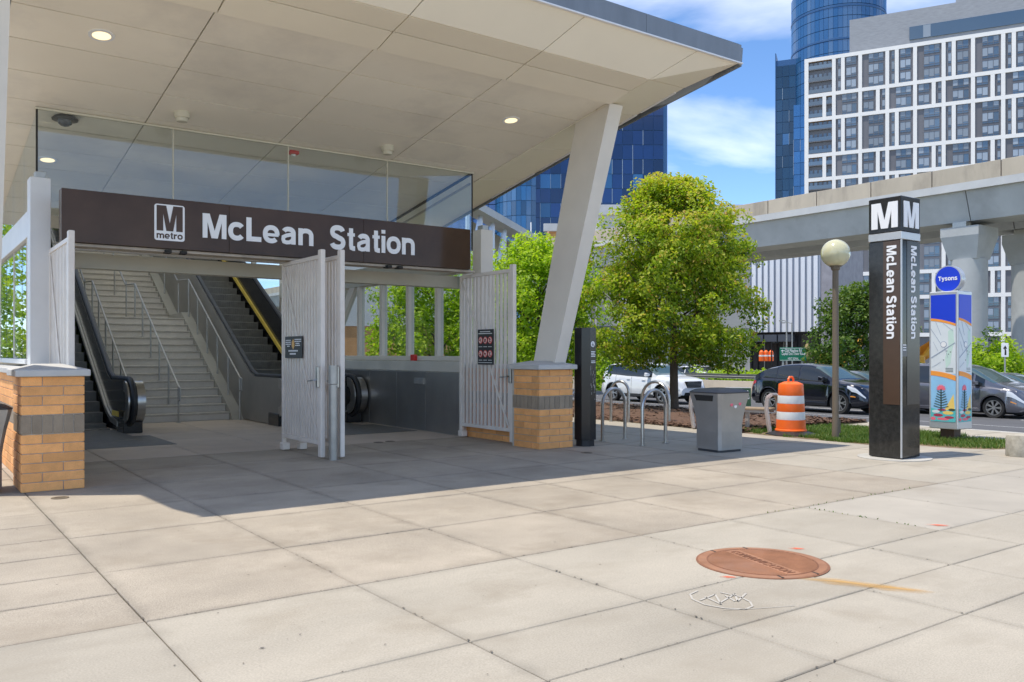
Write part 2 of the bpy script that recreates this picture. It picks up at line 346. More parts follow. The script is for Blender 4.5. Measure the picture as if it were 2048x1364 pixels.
def link(name, me, parent=None, loc=None, rz=None, **kw):
    o = bpy.data.objects.new(name, me); COL.objects.link(o)
    if parent is not None: o.parent = parent
    if loc is not None: o.location = loc
    if rz is not None: o.rotation_euler = (0, 0, rz)
    for k, v in kw.items(): o[k] = v
    return o
def thing(name, label, cat, loc=(0, 0, 0), rz=0, group=None):
    o = bpy.data.objects.new(name, None); COL.objects.link(o); o.location = loc; o.rotation_euler = (0, 0, rz); o.empty_display_size = .2
    o['label'] = label; o['category'] = cat
    if group: o['group'] = group
    return o
def struct(name, mb, m, **kw): return mb.build(name, m, kind='structure', **kw)
KIDS = {}
def copy_tree(o, parent=None, label=None, loc=None, rz=None):
    c = o.copy(); COL.objects.link(c); c.parent = parent
    if label: c['label'] = label
    if loc is not None: c.location = loc
    if rz is not None: c.rotation_euler = (0, 0, rz)
    for ch in list(o.children): copy_tree(ch, c)
    return c

def text_mesh(txt, bold=.0, spacing=1.0, extrude=.0, shear=0):
    cu = bpy.data.curves.new('t', 'FONT'); cu.body = txt; cu.offset = bold; cu.space_character = spacing; cu.extrude = extrude; cu.resolution_u = 4; cu.shear = shear
    ob = bpy.data.objects.new('t', cu); COL.objects.link(ob)
    dg = bpy.context.evaluated_depsgraph_get(); me = bpy.data.meshes.new_from_object(ob.evaluated_get(dg))
    bpy.data.objects.remove(ob); bpy.data.curves.remove(cu); return me
def put_text(txt, name, parent, m, origin, xd, yd, width, height, bold=.02, spacing=1.0, thick=.008, label=None):
    """small print laid into a width x height rectangle whose lower-left corner is origin; weight comes from shifted copies at slightly different depths"""
    me = text_mesh(txt, 0, spacing, extrude=.5)
    n = len(me.vertices); co = np.empty(n*3); me.vertices.foreach_get('co', co); co = co.reshape(-1, 3)
    faces = [list(p.vertices) for p in me.polygons]; bpy.data.meshes.remove(me)
    zz = co[:, 2] > co[:, 2].mean(); sh = [(0, 0)]
    if bold > 0: sh += [(dx*bold, dy*bold) for dx in (-1, 0, 1) for dy in (-1, 0, 1) if dx or dy]
    allc = []; allf = []
    mn = co.min(0)-np.array([bold, bold, 0]); mxx = co.max(0)+np.array([bold, bold, 0])
    for k, (dx, dy) in enumerate(sh):
        q = (co+np.array([dx, dy, 0])-mn)/np.maximum(mxx-mn, 1e-6)
        q[:, 2] = np.where(zz, 1-.03*k, 0); allf += [[i+n*k for i in f] for f in faces]; allc.append(q)
    q = np.concatenate(allc)
    xd = np.array(Vector(xd)); yd = np.array(Vector(yd)); nd = np.cross(xd, yd); o = np.array(Vector(origin))
    out = o+np.outer(q[:, 0]*width, xd)+np.outer(q[:, 1]*height, yd)+np.outer(q[:, 2]*thick, nd)
    nm = bpy.data.meshes.new(name); nm.from_pydata(out.tolist(), [], allf); nm.materials.append(m)
    ob = link(name, nm, parent)
    if label: ob['label'] = label
    return ob
def arc_(cx, cy, rx, ry, a0, a1, n=18, e=.88):
    out = []
    for i in range(n+1):
        a = R(a0+(a1-a0)*i/n); c, s = math.cos(a), math.sin(a); out.append((cx+rx*math.copysign(abs(c)**e, c), cy+ry*math.copysign(abs(s)**e, s)))
    return out
SW = .203
def GLY():
    h = SW/2; X = .74
    n_arch = arc_(.355, .42, .26, X-h-.42+.005, 180, 0)+[(.615, 0)]
    S = arc_(.40, .725, .265, .185, 12, 258, 22)+arc_(.40, .285, .285, .195, 78, -168, 22)
    s = [(x*.80, y*.742) for x, y in S]
    return {
     'n': (.71, [([(h, 0), (h, X)], SW), (n_arch, SW)]),
     'm': (1.08, [([(h, 0), (h, X)], SW), (arc_(.315, .44, .222, X-h-.435, 180, 0)+[(.537, 0)], SW), (arc_(.762, .44, .222, X-h-.435, 180, 0)+[(.984, 0)], SW)]),
     'r': (.46, [([(h, 0), (h, X)], SW), (arc_(.42, .36, .325, X-h-.36, 180, 84), SW)]),
     'c': (.70, [(arc_(.365, .37, .27, .285, 38, 322, 28), SW)]),
     'o': (.76, [(arc_(.38, .37, .285, .285, 0, 360, 36), SW)]),
     'e': (.73, [(arc_(.365, .37, .275, .285, -4, 318, 32), SW), ([(.11, .345), (.70, .345)], .13)]),
     'a': (.73, [([(.58, 0), (.58, .50)]+arc_(.355, .48, .225, .175, 0, 158, 12)[1:], SW), ([(.60, .435), (.42, .415), (.25, .37), (.115, .30), (.10, .20), (.14, .10), (.26, .07), (.40, .085), (.52, .17), (.58, .28)], .165)]),
     'L': (.66, [([(h+.01, 0), (h+.01, 1)], SW+.02), ([(h, h), (.66, h)], SW)]),
     'S': (.80, [(S, SW+.015)]), 's': (.64, [(s, SW-.02)]),
     't': (.42, [([(.205, .94), (.205, .20), (.23, .11), (.31, .085), (.41, .085)], SW), ([(.02, .665), (.40, .665)], .14)]),
     'i': (.20, [([(h, 0), (h, X)], SW), ([(h, .84), (h, 1.0)], SW)]),
     'T': (.76, [([(.38, 0), (.38, .92)], SW), ([(0, .91), (.76, .91)], .18)]),
     'y': (.68, [([(.075, .74), (.345, .06)], SW-.01), ([(.61, .74), (.36, .02), (.29, -.12), (.19, -.165), (.06, -.155)], SW-.01)]),
     ' ': (.30, [])}
GL = GLY()
def grotesk(txt, name, parent, m, origin, xd, yd, width, height, thick=.008, gap_=.085, space=.30):
    """heavy grotesque capitals and small letters cut as solid strokes; height is the cap height, the line is fitted to width"""
    V = []; Fc = []; x = 0; lay = 0
    for ch in txt:
        if ch == 'M':
            P = M_poly(1.0, 1.0, .215); o = len(V); from mathutils.geometry import tessellate_polygon
            tr = tessellate_polygon([[Vector((p[0], p[1], 0)) for p in P]]); n = len(P)
            V += [(p[0]+x, p[1], 1) for p in P]+[(p[0]+x, p[1], 0) for p in P]; Fc += [[o+i for i in t] for t in tr]+[[o+i, o+(i+1) % n, o+n+(i+1) % n, o+n+i] for i in range(n)]
            x += 1.0+gap_; continue
        if ch == ' ': x += space; continue
        w_, paths = GL[ch]
        for pts, sw in paths:
            lay = (lay+1) % 4; top = 1-.02*lay; n = len(pts); o = len(V)
            for i, p in enumerate(pts):
                a = Vector(pts[max(i-1, 0)]); c = Vector(pts[min(i+1, n-1)]); q = Vector(p)
                d1 = (q-a).normalized() if i > 0 else (c-q).normalized(); d2 = (c-q).normalized() if i < n-1 else d1
                t = (d1+d2).normalized(); nn = Vector((-t.y, t.x)); k = 1/max(.6, nn.dot(Vector((-d1.y, d1.x))))
                for z in (top, 0):
                    for sg in (1, -1): V.append((x+q.x+nn.x*sw/2*k*sg, q.y+nn.y*sw/2*k*sg, z))
            for i in range(n-1):
                b_ = o+4*i; e_ = b_+4; Fc += [[b_, b_+1, e_+1, e_], [b_, e_, e_+2, b_+2], [b_+1, b_+3, e_+3, e_+1]]
            Fc += [[o, o+2, o+3, o+1], [o+4*n-4, o+4*n-3, o+4*n-1, o+4*n-2]]
        x += w_+gap_
    tot = x-gap_; q = np.array(V); xd = np.array(Vector(xd)); yd = np.array(Vector(yd)); nd = np.cross(xd, yd); o = np.array(Vector(origin))
    out = o+np.outer(q[:, 0]/tot*width, xd)+np.outer(q[:, 1]*height, yd)+np.outer(q[:, 2]*thick, nd)
    nm = bpy.data.meshes.new(name); nm.from_pydata(out.tolist(), [], Fc); nm.materials.append(m); return link(name, nm, parent)
def M_poly(w_, h_, st=.24):
    """capital M outline"""
    a = w_*st; mid = w_/2; k = w_*.13
    return [(0, 0), (a*.92, 0), (a*.92, h_*.68), (mid-k, 0), (mid+k, 0), (w_-a*.92, h_*.68), (w_-a*.92, 0), (w_, 0), (w_, h_), (w_-a*1.35, h_), (mid, h_*.30), (a*1.35, h_), (0, h_)]
def flat_poly(name, poly, parent, m, origin, xd, yd, thick=.006):
    xd = Vector(xd); yd = Vector(yd); nd = xd.cross(yd); o = Vector(origin); n = len(poly)
    bm = bmesh.new(); vs = [bm.verts.new(o+xd*p[0]+yd*p[1]+nd*thick) for p in poly]; bm.faces.new(vs)
    r = bmesh.ops.extrude_face_region(bm, geom=bm.faces[:]); bmesh.ops.translate(bm, verts=[e for e in r['geom'] if isinstance(e, bmesh.types.BMVert)], vec=-nd*thick)
    bmesh.ops.triangulate(bm, faces=bm.faces[:]); bmesh.ops.recalc_face_normals(bm, faces=bm.faces[:])
    me = bpy.data.meshes.new(name); bm.to_mesh(me); bm.free(); me.materials.append(m)
    return link(name, me, parent)

# ------------------------------------------------------------------ foliage
def leaves(name, centres, radii, per, size, m, parent=None, squash=.85, seed=1, tone_up=.0, droop=.3, kind=None, aspect=.55):
    """many leaf-sized folded blades scattered on shells round clump centres"""
    g = np.random.default_rng(seed); P = []; TN = []
    allc = np.array(centres); ctr = allc.mean(0); ext = np.abs(allc-ctr).max(0)+1e-3
    for c, r in zip(centres, radii):
        n = int(per*(r**1.6)) if per > 0 else 30
        d = g.normal(size=(n, 3)); d /= np.linalg.norm(d, axis=1)[:, None]
        rad = r*g.uniform(.35, 1.0, n)**.6
        p = np.array(c)+d*rad[:, None]*np.array([1, 1, squash]); P.append(p)
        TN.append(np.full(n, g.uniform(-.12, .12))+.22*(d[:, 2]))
    P = np.concatenate(P); TN = np.concatenate(TN); n = len(P)
    rel = (P-ctr)/ext
    out = P-ctr; out /= np.linalg.norm(out, axis=1)[:, None]+1e-6
    nrm = out*.5+g.normal(size=(n, 3))*.55+np.array([0, 0, .55]); nrm /= np.linalg.norm(nrm, axis=1)[:, None]
    a = np.cross(nrm, g.normal(size=(n, 3))); a /= np.linalg.norm(a, axis=1)[:, None]; a[:, 2] -= droop; a /= np.linalg.norm(a, axis=1)[:, None]
    b = np.cross(nrm, a); b /= np.linalg.norm(b, axis=1)[:, None]
    L = (size*g.uniform(.7, 1.35, n))[:, None]; W = L*aspect
    fold = nrm*L*.16
    v0 = P-a*L*.5; v1 = P+b*W*.5+fold; v2 = P+a*L*.5; v3 = P-b*W*.5+fold
    co = np.stack([v0, v1, v2, v3], 1).reshape(-1, 3)
    me = bpy.data.meshes.new(name); me.vertices.add(4*n); me.vertices.foreach_set('co', co.ravel())
    idx = np.arange(4*n).reshape(n, 4); tri = np.stack([idx[:, [0, 1, 2]], idx[:, [0, 2, 3]]], 1).reshape(-1, 3)
    me.loops.add(len(tri)*3); me.loops.foreach_set('vertex_index', tri.ravel().astype(np.int32))
    me.polygons.add(len(tri)); me.polygons.foreach_set('loop_start', np.arange(0, len(tri)*3, 3, dtype=np.int32))
    try: me.polygons.foreach_set('loop_total', np.full(len(tri), 3, dtype=np.int32))
    except Exception: pass
    me.update(calc_edges=True)
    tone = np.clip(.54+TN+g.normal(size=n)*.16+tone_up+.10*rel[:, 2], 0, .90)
    red = g.random(n) < .05; tone[red] = g.uniform(.88, 1, red.sum())
    at = me.attributes.new('tone', 'FLOAT', 'POINT'); at.data.foreach_set('value', np.repeat(tone, 4).astype(np.float32))
    me.materials.append(m)
    o = link(name, me, parent)
    if kind: o['kind'] = kind
    return o

def crown_clumps(base, h0, h1, rmax, n, seed, prof=None, csize=(.35, .6), wob=.33):
    """clump centres filling an ovate crown standing on base"""
    g = random.Random(seed); out = []; rad = []
    prof = prof or (lambda q: (math.sin(math.pi*min(1, q*.92+.06)**.8))**.75)
    for i in range(n):
        q = g.random()**.95; r = rmax*prof(q)*(1+g.uniform(-wob, wob)); a = g.uniform(0, 2*math.pi); rr = r*math.sqrt(g.uniform(.12, 1))
        out.append((base[0]+rr*math.cos(a), base[1]+rr*math.sin(a), h0+q*(h1-h0))); rad.append(g.uniform(*csize)*(0.75+.35*prof(q)))
    return out, rad
def tree(name, label, base, h0, h1, rmax, nclump, per, size, leafm, seed, trunk_r=.13, group=None, csize=(.35, .6), prof=None, tone=0):
    t = thing(name, label, 'tree', base, 0, group); g = random.Random(seed)
    mb = MB(); z0 = 0
    lean = (g.uniform(-.05, .05), g.uniform(-.05, .05)); top = h1*.82
    pts = [(lean[0]*math.sin(q*3), lean[1]*q*3, top*q) for q in [0, .03, .1, .25, .4, .6, .8, 1]]
    mb.tube(pts, [trunk_r*1.35, trunk_r*1.08, trunk_r, trunk_r*.9, trunk_r*.75, trunk_r*.5, trunk_r*.3, .02], 12)
    mb.build('trunk', M_bark, t)
    lb = MB()
    for i in range(22):
        z = h0+(h1-h0)*(.05+.75*i/22); a = i*2.4+g.uniform(-.3, .3); q = (z-h0)/(h1-h0); L = rmax*(.85*(1-q)**.5+.1)
        p0 = Vector((0, 0, z)); p1 = Vector((math.cos(a)*L*.5, math.sin(a)*L*.5, z+L*.35)); p2 = Vector((math.cos(a)*L, math.sin(a)*L, z+L*.75))
        lb.tube([p0, p1, p2], [trunk_r*.32*(1-q*.5), trunk_r*.2, .008], 6)
        for s_ in (-1, 1):
            lb.tube([p1, p1+Vector((math.cos(a+.7*s_)*L*.4, math.sin(a+.7*s_)*L*.4, L*.2))], [trunk_r*.13, .006], 5)
    lb.build('limbs', M_bark, t)
    c, r = crown_clumps((0, 0), h0, h1, rmax, nclump, seed, prof, csize)
    for k in range(7):      # leader shoots that break the outline
        a = g.uniform(0, 6.28); rr = rmax*g.uniform(.05, .5); zz = h1-.15-(rr/rmax)*.9*(h1-h0)*.35
        for q_ in range(3): c.append((rr*math.cos(a), rr*math.sin(a), zz+.18*q_)); r.append(.24-.05*q_)
    for k in range(16):
        a = g.uniform(0, 6.28); q_ = g.uniform(.1, .7); rr = rmax*(prof(q_) if prof else 1)*g.uniform(1.0, 1.13); c.append((rr*math.cos(a), rr*math.sin(a), h0+q_*(h1-h0))); r.append(g.uniform(.16, .26))
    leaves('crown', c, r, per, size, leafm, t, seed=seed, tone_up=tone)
    return t
def bush(name, label, x0, x1, y0, y1, z0, z1, n, per, size, leafm, seed, cat='shrub'):
    g = random.Random(seed); c = []; r = []
    for i in range(n):
        x, y = g.uniform(x0, x1), g.uniform(y0, y1); zt = z0+(z1-z0)*(.55+.45*abs(math.sin(x*1.3+y*.7)))
        c.append((x, y, g.uniform(z0+.15, zt))); r.append(g.uniform(.35, .7))
    o = leaves(name, c, r, per, size, leafm, seed=seed)
    if label: o['label'] = label; o['category'] = cat
    return o

# ================================================================== ground, plaza, road
g = MB(); g.box(-400, 900, -300, 900, -1.2, -.75); g.build('ground', M_ground, kind='structure')
RX0, RX1 = 17.42, 33.2                       # carriageway between kerb and barrier; it falls away from the plaza
def road_z(x): return -.14-(x-RX0)*.048 if x < 25 else -.504-(x-25)*.012
mb = MB()
for a, b in ((RX0, 21), (21, 25), (25, 29), (29, RX1)):
    mb.add([(a, -60, road_z(a)), (b, -60, road_z(b)), (b, 260, road_z(b)), (a, 260, road_z(a))], [(0, 1, 2, 3)])
mb.build('road', M_asphalt, kind='structure', smooth=0)
def stripe(x, y0, y1, wd=.12):
    m_ = MB(); z0 = road_z(x-wd/2)+.005; z1 = road_z(x+wd/2)+.005
    m_.quad((x-wd/2, y0, z0), (x+wd/2, y0, z1), (x+wd/2, y1, z1), (x-wd/2, y1, z0)); return m_
lane = thing('lane_marking', 'solid white edge line along the asphalt road nearest the plaza', 'road marking', (0, 0, 0)); stripe(24.4, -30, 120).build('line', M_paint, lane, smooth=0)
lane2 = thing('lane_marking', 'row of white dashes across the road lane beside the kerb', 'road marking')
for k in range(14): stripe(20.9, -6+k*7.5, -3+k*7.5).build('dash', M_paint, lane2, smooth=0)
lane3 = thing('lane_marking', 'row of white dashes on the road between the black car and the grey minivan lanes', 'road marking')
for k in range(14): stripe(28.15, -6+k*7.5, -3+k*7.5).build('dash', M_paint, lane3, smooth=0)
stop = thing('lane_marking', 'short broad white bar painted on the road behind the tall black pylon', 'road marking')
m_ = MB(); m_.quad((17.8, 9.3, road_z(17.8)+.005), (20.6, 9.3, road_z(20.6)+.005), (20.6, 9.8, road_z(20.6)+.005), (17.8, 9.8, road_z(17.8)+.005)); m_.build('bar', M_paint, stop, smooth=0)
kb = MB()
for k in range(44): kb.box(17.25, 17.42, -8+k*3+.006, -5+k*3-.006, -.3, 0.0, .012)
struct('kerb', kb, M_kerb)
struct('plaza_base', MB().box(-14, 17.25, -12, 60, -.5, -.02), M_joint)

# bed cut out of the paving
BED = (13.02, 17.05)
def in_bed(xa, xb, ya, yb): return xa >= 12.9 and ya >= 10.3
SL = [-14, -11, -9.1, -7.82, -6.54, -5.26, -3.98, -2.70, -1.42, -.14, 1.14, 2.43, 3.70, 5.0, 6.1, 7.2, 8.5, 9.78, 11.06, 12.34, 13.02, 14.3, 15.8, 17.24]
TL = [-11.9, -9, -6.4, -3.8, -1.3, 0, 1.25, 2.43, 3.06, 3.71, 5.06, 6.36, 7.70, 9.0, 10.47, 11.75, 13.0, 14.3, 15.6, 16.9, 18.2, 19.56]
plaza = bpy.data.objects.new('plaza_paving', None); COL.objects.link(plaza); plaza['kind'] = 'structure'
FIELD = MB()
def slab(xa, xb, ya, yb, m, dz=0.0, tilt=(0, 0), into=None):
    e = .0038; q = .005; m_ = into or MB(); z1 = dz
    tz = lambda x, y: z1+tilt[0]*(x-(xa+xb)/2)+tilt[1]*(y-(ya+yb)/2)
    A = [(xa+e, ya+e), (xb-e, ya+e), (xb-e, yb-e), (xa+e, yb-e)]; B = [(xa+e+q, ya+e+q), (xb-e-q, ya+e+q), (xb-e-q, yb-e-q), (xa+e+q, yb-e-q)]
    vs = [(x, y, -.03) for x, y in A]+[(x, y, tz(x, y)-.006) for x, y in A]+[(x, y, tz(x, y)) for x, y in B]
    fs = [(8, 9, 10, 11)]
    for r_ in (0, 4):
        for i in range(4): j = (i+1) % 4; fs.append((r_+i, r_+j, r_+4+j, r_+4+i))
    m_.add(vs, fs)
    if into is None: m_.build('slab', m, plaza, smooth=0)
LB = [5.06, 5.76, 6.42, 7.07, 7.74, 8.43, 9.07]
for i in range(len(SL)-1):
    xa, xb = SL[i], SL[i+1]
    rows = TL
    if xb <= 1.15: rows = [t for t in TL if t <= 5.07]+LB[1:]+[10.47, 11.75, 13.0, 14.3, 15.6, 16.9, 18.2, 19.56]
    for j in range(len(rows)-1):
        ya, yb = rows[j], rows[j+1]
        xm, ym = (xa+xb)/2, (ya+yb)/2
        if xm > 9 and ym > 13 and xm < 13: pass
        if in_bed(xa, xb, ya, yb) : continue
        if xm > 13.0 and xm < 15.7 and 7.7 < ym < 12: continue
        # out of view slabs are left out
        r_ = C_*xm-S_*ym; D_ = S_*xm+C_*ym
        if D_ < 1.7 or abs(r_/D_) > .85 or D_ > 30:
            slab(xa, xb, ya, yb, None, into=FIELD); continue
        inside = 1.2 < xm < 9.0 and ym > 10.4
        m = M_slab_in if inside and ym > 13.1 else (M_slab if ym > 5.06 and xm < 9.5 else M_slab_smooth)
        if xm > 7.2 and ym < 5.06 and ym > 3.7: m = M_slab_blue
        if xm > 10 and ym < 5.06: m = M_slab_blue
        slab(xa, xb, ya, yb, m, rnd.uniform(-.0015, .0015), (rnd.uniform(-.0012, .0012), rnd.uniform(-.0012, .0012)))
FIELD.build('slab_field', M_slab_smooth, plaza, smooth=0)['kind'] = 'stuff'
# paving beyond bed towards the road
for k in range(10):
    for xa, xb in ((12.34, 13.02),):
        pass
# planting bed
mb = MB(); mb.box(13.03, 17.24, 10.48, 58, -.3, .015); struct('planting_bed_soil', mb, M_soil)
mb = MB(); mb.box(13.03, 15.79, 7.7, 10.47, -.3, .004); struct('lawn_soil', mb, M_soil)
g_ = np.random.default_rng(5)
def chips(name, n, xr, yr, m, size=.05, kind='stuff'):
    xs = g_.uniform(*xr, n); ys = yr[0]+(yr[1]-yr[0])*g_.random(n)**1.6; v = []; f = []
    for i in range(n):
        a = g_.uniform(0, 6.28); l = size*g_.uniform(.5, 1.4); w_ = l*.35; z = .015+g_.uniform(0, .035)+.05*math.exp(-((xs[i]-15.2)/1.5)**2); tz = g_.uniform(-.02, .03)
        ca, sa = math.cos(a), math.sin(a); o = len(v)
        for (p, q, h) in ((-l, -w_, 0), (l, -w_, tz), (l, w_, tz+.012), (-l, w_, .012)): v.append((xs[i]+ca*p-sa*q, ys[i]+sa*p+ca*q, z+h))
        f.append((o, o+1, o+2, o+3))
    me = bpy.data.meshes.new(name); me.from_pydata(v, [], f); me.materials.append(m); o = link(name, me); o['kind'] = kind; return o
chips('mulch_chips', 16000, (13.0, 17.2), (10.5, 34), M_mulch)
mound = MB()
nx, ny = 12, 60
vs = []
for j in range(ny+1):
    for i in range(nx+1):
        x = 13.05+4.15*i/nx; y = 10.8+30*j/ny; h = math.sin(math.pi*i/nx)**.6*.085+rnd.uniform(0, .02)
        vs.append((x, y, .012+h))
mound.add(vs, [(j*(nx+1)+i, j*(nx+1)+i+1, (j+1)*(nx+1)+i+1, (j+1)*(nx+1)+i) for j in range(ny) for i in range(nx)])
mound.build('mulch_bed', M_mulch, kind='structure')
def grass(name, n, sampler, hmin, hmax, seed):
    g = np.random.default_rng(seed); v = []; f = []; tn = []
    for i in range(n):
        x, y = sampler(g); a = g.uniform(0, 6.28); h = g.uniform(hmin, hmax); w_ = .006; lx, ly = g.normal(0, h*.35), g.normal(0, h*.35); ca, sa = math.cos(a)*w_, math.sin(a)*w_
        o = len(v); v += [(x-ca, y-sa, 0), (x+ca, y+sa, 0), (x+lx*.4+ca*.7, y+ly*.4+sa*.7, h*.6), (x+lx*.4-ca*.7, y+ly*.4-sa*.7, h*.6), (x+lx, y+ly, h)]
        f += [(o, o+1, o+2, o+3), (o+3, o+2, o+4)]; tt = min(1, max(0, g.normal(.45, .22))); tn += [tt]*5
    me = bpy.data.meshes.new(name); me.from_pydata(v, [], f); at = me.attributes.new('tone', 'FLOAT', 'POINT'); at.data.foreach_set('value', tn); me.materials.append(M_grass)
    o = link(name, me); o['kind'] = 'stuff'
def samp_lawn(g):
    while True:
        x, y = g.uniform(13.0, 15.8), g.uniform(7.65, 11.6)
        edge = 13.05+.12*math.sin(y*5)+.05*math.sin(y*17)
        if math.hypot(x-13.5, y-9.75) < .52: continue
        if x > edge and g.random() < (.95 if (y < 10.3 or x < 14.2) else .25): return x, y
grass('lawn_grass', 26000, samp_lawn, .03, .10, 3)
def samp_k(g):
    a = g.uniform(0, 6.28); r = math.sqrt(g.random()); return 14.55+1.15*r*math.cos(a)*.75, 7.15+.95*r*math.sin(a)
grass('kiosk_grass', 4200, samp_k, .02, .10, 4)
m_ = MB(); m_.lathe([(0, .006), (.9, .006), (1.0, .0)], (14.6, 7.15, 0), 20); m_.build('kiosk_soil', M_soil, kind='structure')

# ================================================================== brick piers and low walls
BM = {}
def brick_box(parent, x0, x1, y0, y1, z0, z1, m):
    key = (round(x1-x0, 3), round(y1-y0, 3), round(z1-z0, 3), m.name)
    if key not in BM:
        a, b, c = (x1-x0)/2, (y1-y0)/2, (z1-z0)/2; BM[key] = MB().box(-a, a, -b, b, -c, c, .004).mesh('brick', m, 0)
    link('brick', BM[key], parent, ((x0+x1)/2, (y0+y1)/2, (z0+z1)/2))
CH = .1045; JT = .009; NCOURSE = 12
def course_rows(L, k, grey):
    """joint positions along a run of length L for course k"""
    mod = .41 if not grey else .1025
    st = [0.0]; off = (.205 if k % 2 else .41) if not grey else .1025
    p = off
    while p < L-.03: st.append(p); p += mod
    st.append(L); return st
def brick_wall(parent, x0, x1, y0, y1, faces, d=.07):
    """courses of separate bricks round a mortar core; faces is a string of the sides that carry bricks"""
    e = .012
    MB().box(x0+e, x1-e, y0+e, y1-e, 0, NCOURSE*CH-.003).build('core', M_mortar, parent, smooth=0)
    k = 0; z = 0
    while k < NCOURSE:
        grey = k == 6; h = CH*(2 if grey else 1); m = M_brickg if grey else M_brick
        for fc in faces:
            along_x = fc in 'fb'; L = (x1-x0) if along_x else (y1-y0); st = course_rows(L, k if fc in 'fb' else k+1, grey)
            for a, b in zip(st[:-1], st[1:]):
                if b-a < .02: continue
                pa = a+(JT/2 if a > 0 else (d if fc in 'lr' else 0)); pb = b-(JT/2 if b < L else (d if fc in 'lr' else 0))
                if pb-pa < .02: continue
                if fc == 'f': bx = (x0+pa, x0+pb, y0, y0+d)
                elif fc == 'b': bx = (x0+pa, x0+pb, y1-d, y1)
                elif fc == 'l': bx = (x0, x0+d, y0+pa, y0+pb)
                else: bx = (x1-d, x1, y0+pa, y0+pb)
                brick_box(parent, *bx, z+JT/2, z+h-JT/2, m)
        k += 2 if grey else 1; z += h
def cap_mesh(x0, x1, y0, y1, z0, rise=.06):
    o = .055; mb = MB(); mb.box(x0-o, x1+o, y0-o, y1+o, z0, z0+.075, .008)
    A = [(x0-o+.01, y0-o+.01, z0+.075), (x1+o-.01, y0-o+.01, z0+.075), (x1+o-.01, y1+o-.01, z0+.075), (x0-o+.01, y1+o-.01, z0+.075)]
    cx, cy = (x0+x1)/2, (y0+y1)/2; f = .35
    B = [(cx+(p[0]-cx)*f, cy+(p[1]-cy)*f, z0+.075+rise) for p in A]
    return mb.hexa(A, B)
ZC = NCOURSE*CH
lp = thing('brick_pier', 'orange brick pier with grey soldier band at the left of the entrance', 'brick pier', (0, 0, 0))
brick_wall(lp, 1.10, 1.72, 10.5, 11.3, 'flr'); cap_mesh(1.10, 1.72, 10.5, 11.3, ZC).build('cap', M_cap, lp)
lw = thing('low_brick_wall', 'sunlit low brick wall running back under the left glass side of the station', 'wall')
brick_wall(lw, 1.20, 1.62, 11.302, 16.2, 'l'); MB().box(1.15, 1.67, 11.31, 16.4, ZC, ZC+.07, .008).build('cap', M_cap, lw)
rp = thing('brick_pier', 'orange brick pier with grey soldier band under the slanted column, right of the gates', 'brick pier')
brick_wall(rp, 8.16, 8.84, 10.5, 11.25, 'flr'); cap_mesh(8.16, 8.84, 10.5, 11.25, ZC).build('cap', M_cap, rp)
rw = thing('low_brick_wall', 'shaded low brick wall behind the rightmost open gate', 'wall')
brick_wall(rw, 8.42, 8.80, 11.252, 13.2, 'lr'); MB().box(8.38, 8.84, 11.25, 13.2, ZC, ZC+.07, .008).build('cap', M_cap, rw)

# ================================================================== canopy
TG, ZG = 13.63, 4.913
def cz(t): return ZG-.16*(t-TG)
CXL, CXR = .35, 9.17                       # main soffit
TA, TB, TC_ = 9.98, 9.52, 9.11
TBK = 19.2
FT, FZ = 8.57, 6.0                          # front lip
K = Vector((10.6, FT, FZ+.01))
can = thing('station_canopy', 'big beige station canopy with panelled soffit and grey zinc fascia over the entrance', 'canopy')
gap = .018; th = .03
def panel(q, m, name='soffit_panel', up=.03):
    """thin panel from 4 soffit corner points, shrunk by the joint"""
    q = [Vector(p) for p in q]; c = sum(q, Vector())/4; n = (q[1]-q[0]).cross(q[3]-q[0]).normalized()
    if n.z > 0: n = -n
    dzr = Vector((0, 0, rnd.uniform(-.002, .002))); q = [p+dzr for p in q]; out = []
    for i in range(4):
        a = (q[(i+1) % 4]-q[i]).normalized(); b = (q[(i-1) % 4]-q[i]).normalized(); out.append(q[i]+(a+b)*gap/2)
    mb = MB(); top = [p-n*up for p in out]
    mb.hexa(out, top) if True else None
    mb.build(name, m, can, smooth=0)
XS = [CXL, 1.03, 3.02, 5.07, 7.13, CXR]
ROWS = [TA, 10.78, 11.58, 12.42, 13.28, 14.14, 15.0, 15.85, 16.65, 17.5, 18.35, TBK]
for i in range(len(XS)-1):
    for j in range(len(ROWS)-1):
        a, b, c, d = XS[i], XS[i+1], ROWS[j], ROWS[j+1]
        panel([(a, c, cz(c)), (b, c, cz(c)), (b, d, cz(d)), (a, d, cz(d))], M_ceil)
    a, b = XS[i], XS[i+1]
    dz = .02
    panel([(a, TB, cz(TB)-dz), (b, TB, cz(TB)-dz), (b, TA, cz(TA)-dz-.03), (a, TA, cz(TA)-dz-.03)], M_ceil2)
    panel([(a, TC_, cz(TC_)-dz), (b, TC_, cz(TC_)-dz), (b, TB, cz(TB)-dz), (a, TB, cz(TB)-dz)], M_ceil2)
    # joints of the upturned lip lean outwards a little
    fx = lambda x: x+(.02+.047*(x-1))if x < CXR else x+.47
    panel([(fx(a) if i else a, FT, FZ), (fx(b), FT, FZ), (b, TC_, cz(TC_)-dz), (a, TC_, cz(TC_)-dz)], M_ceil2)
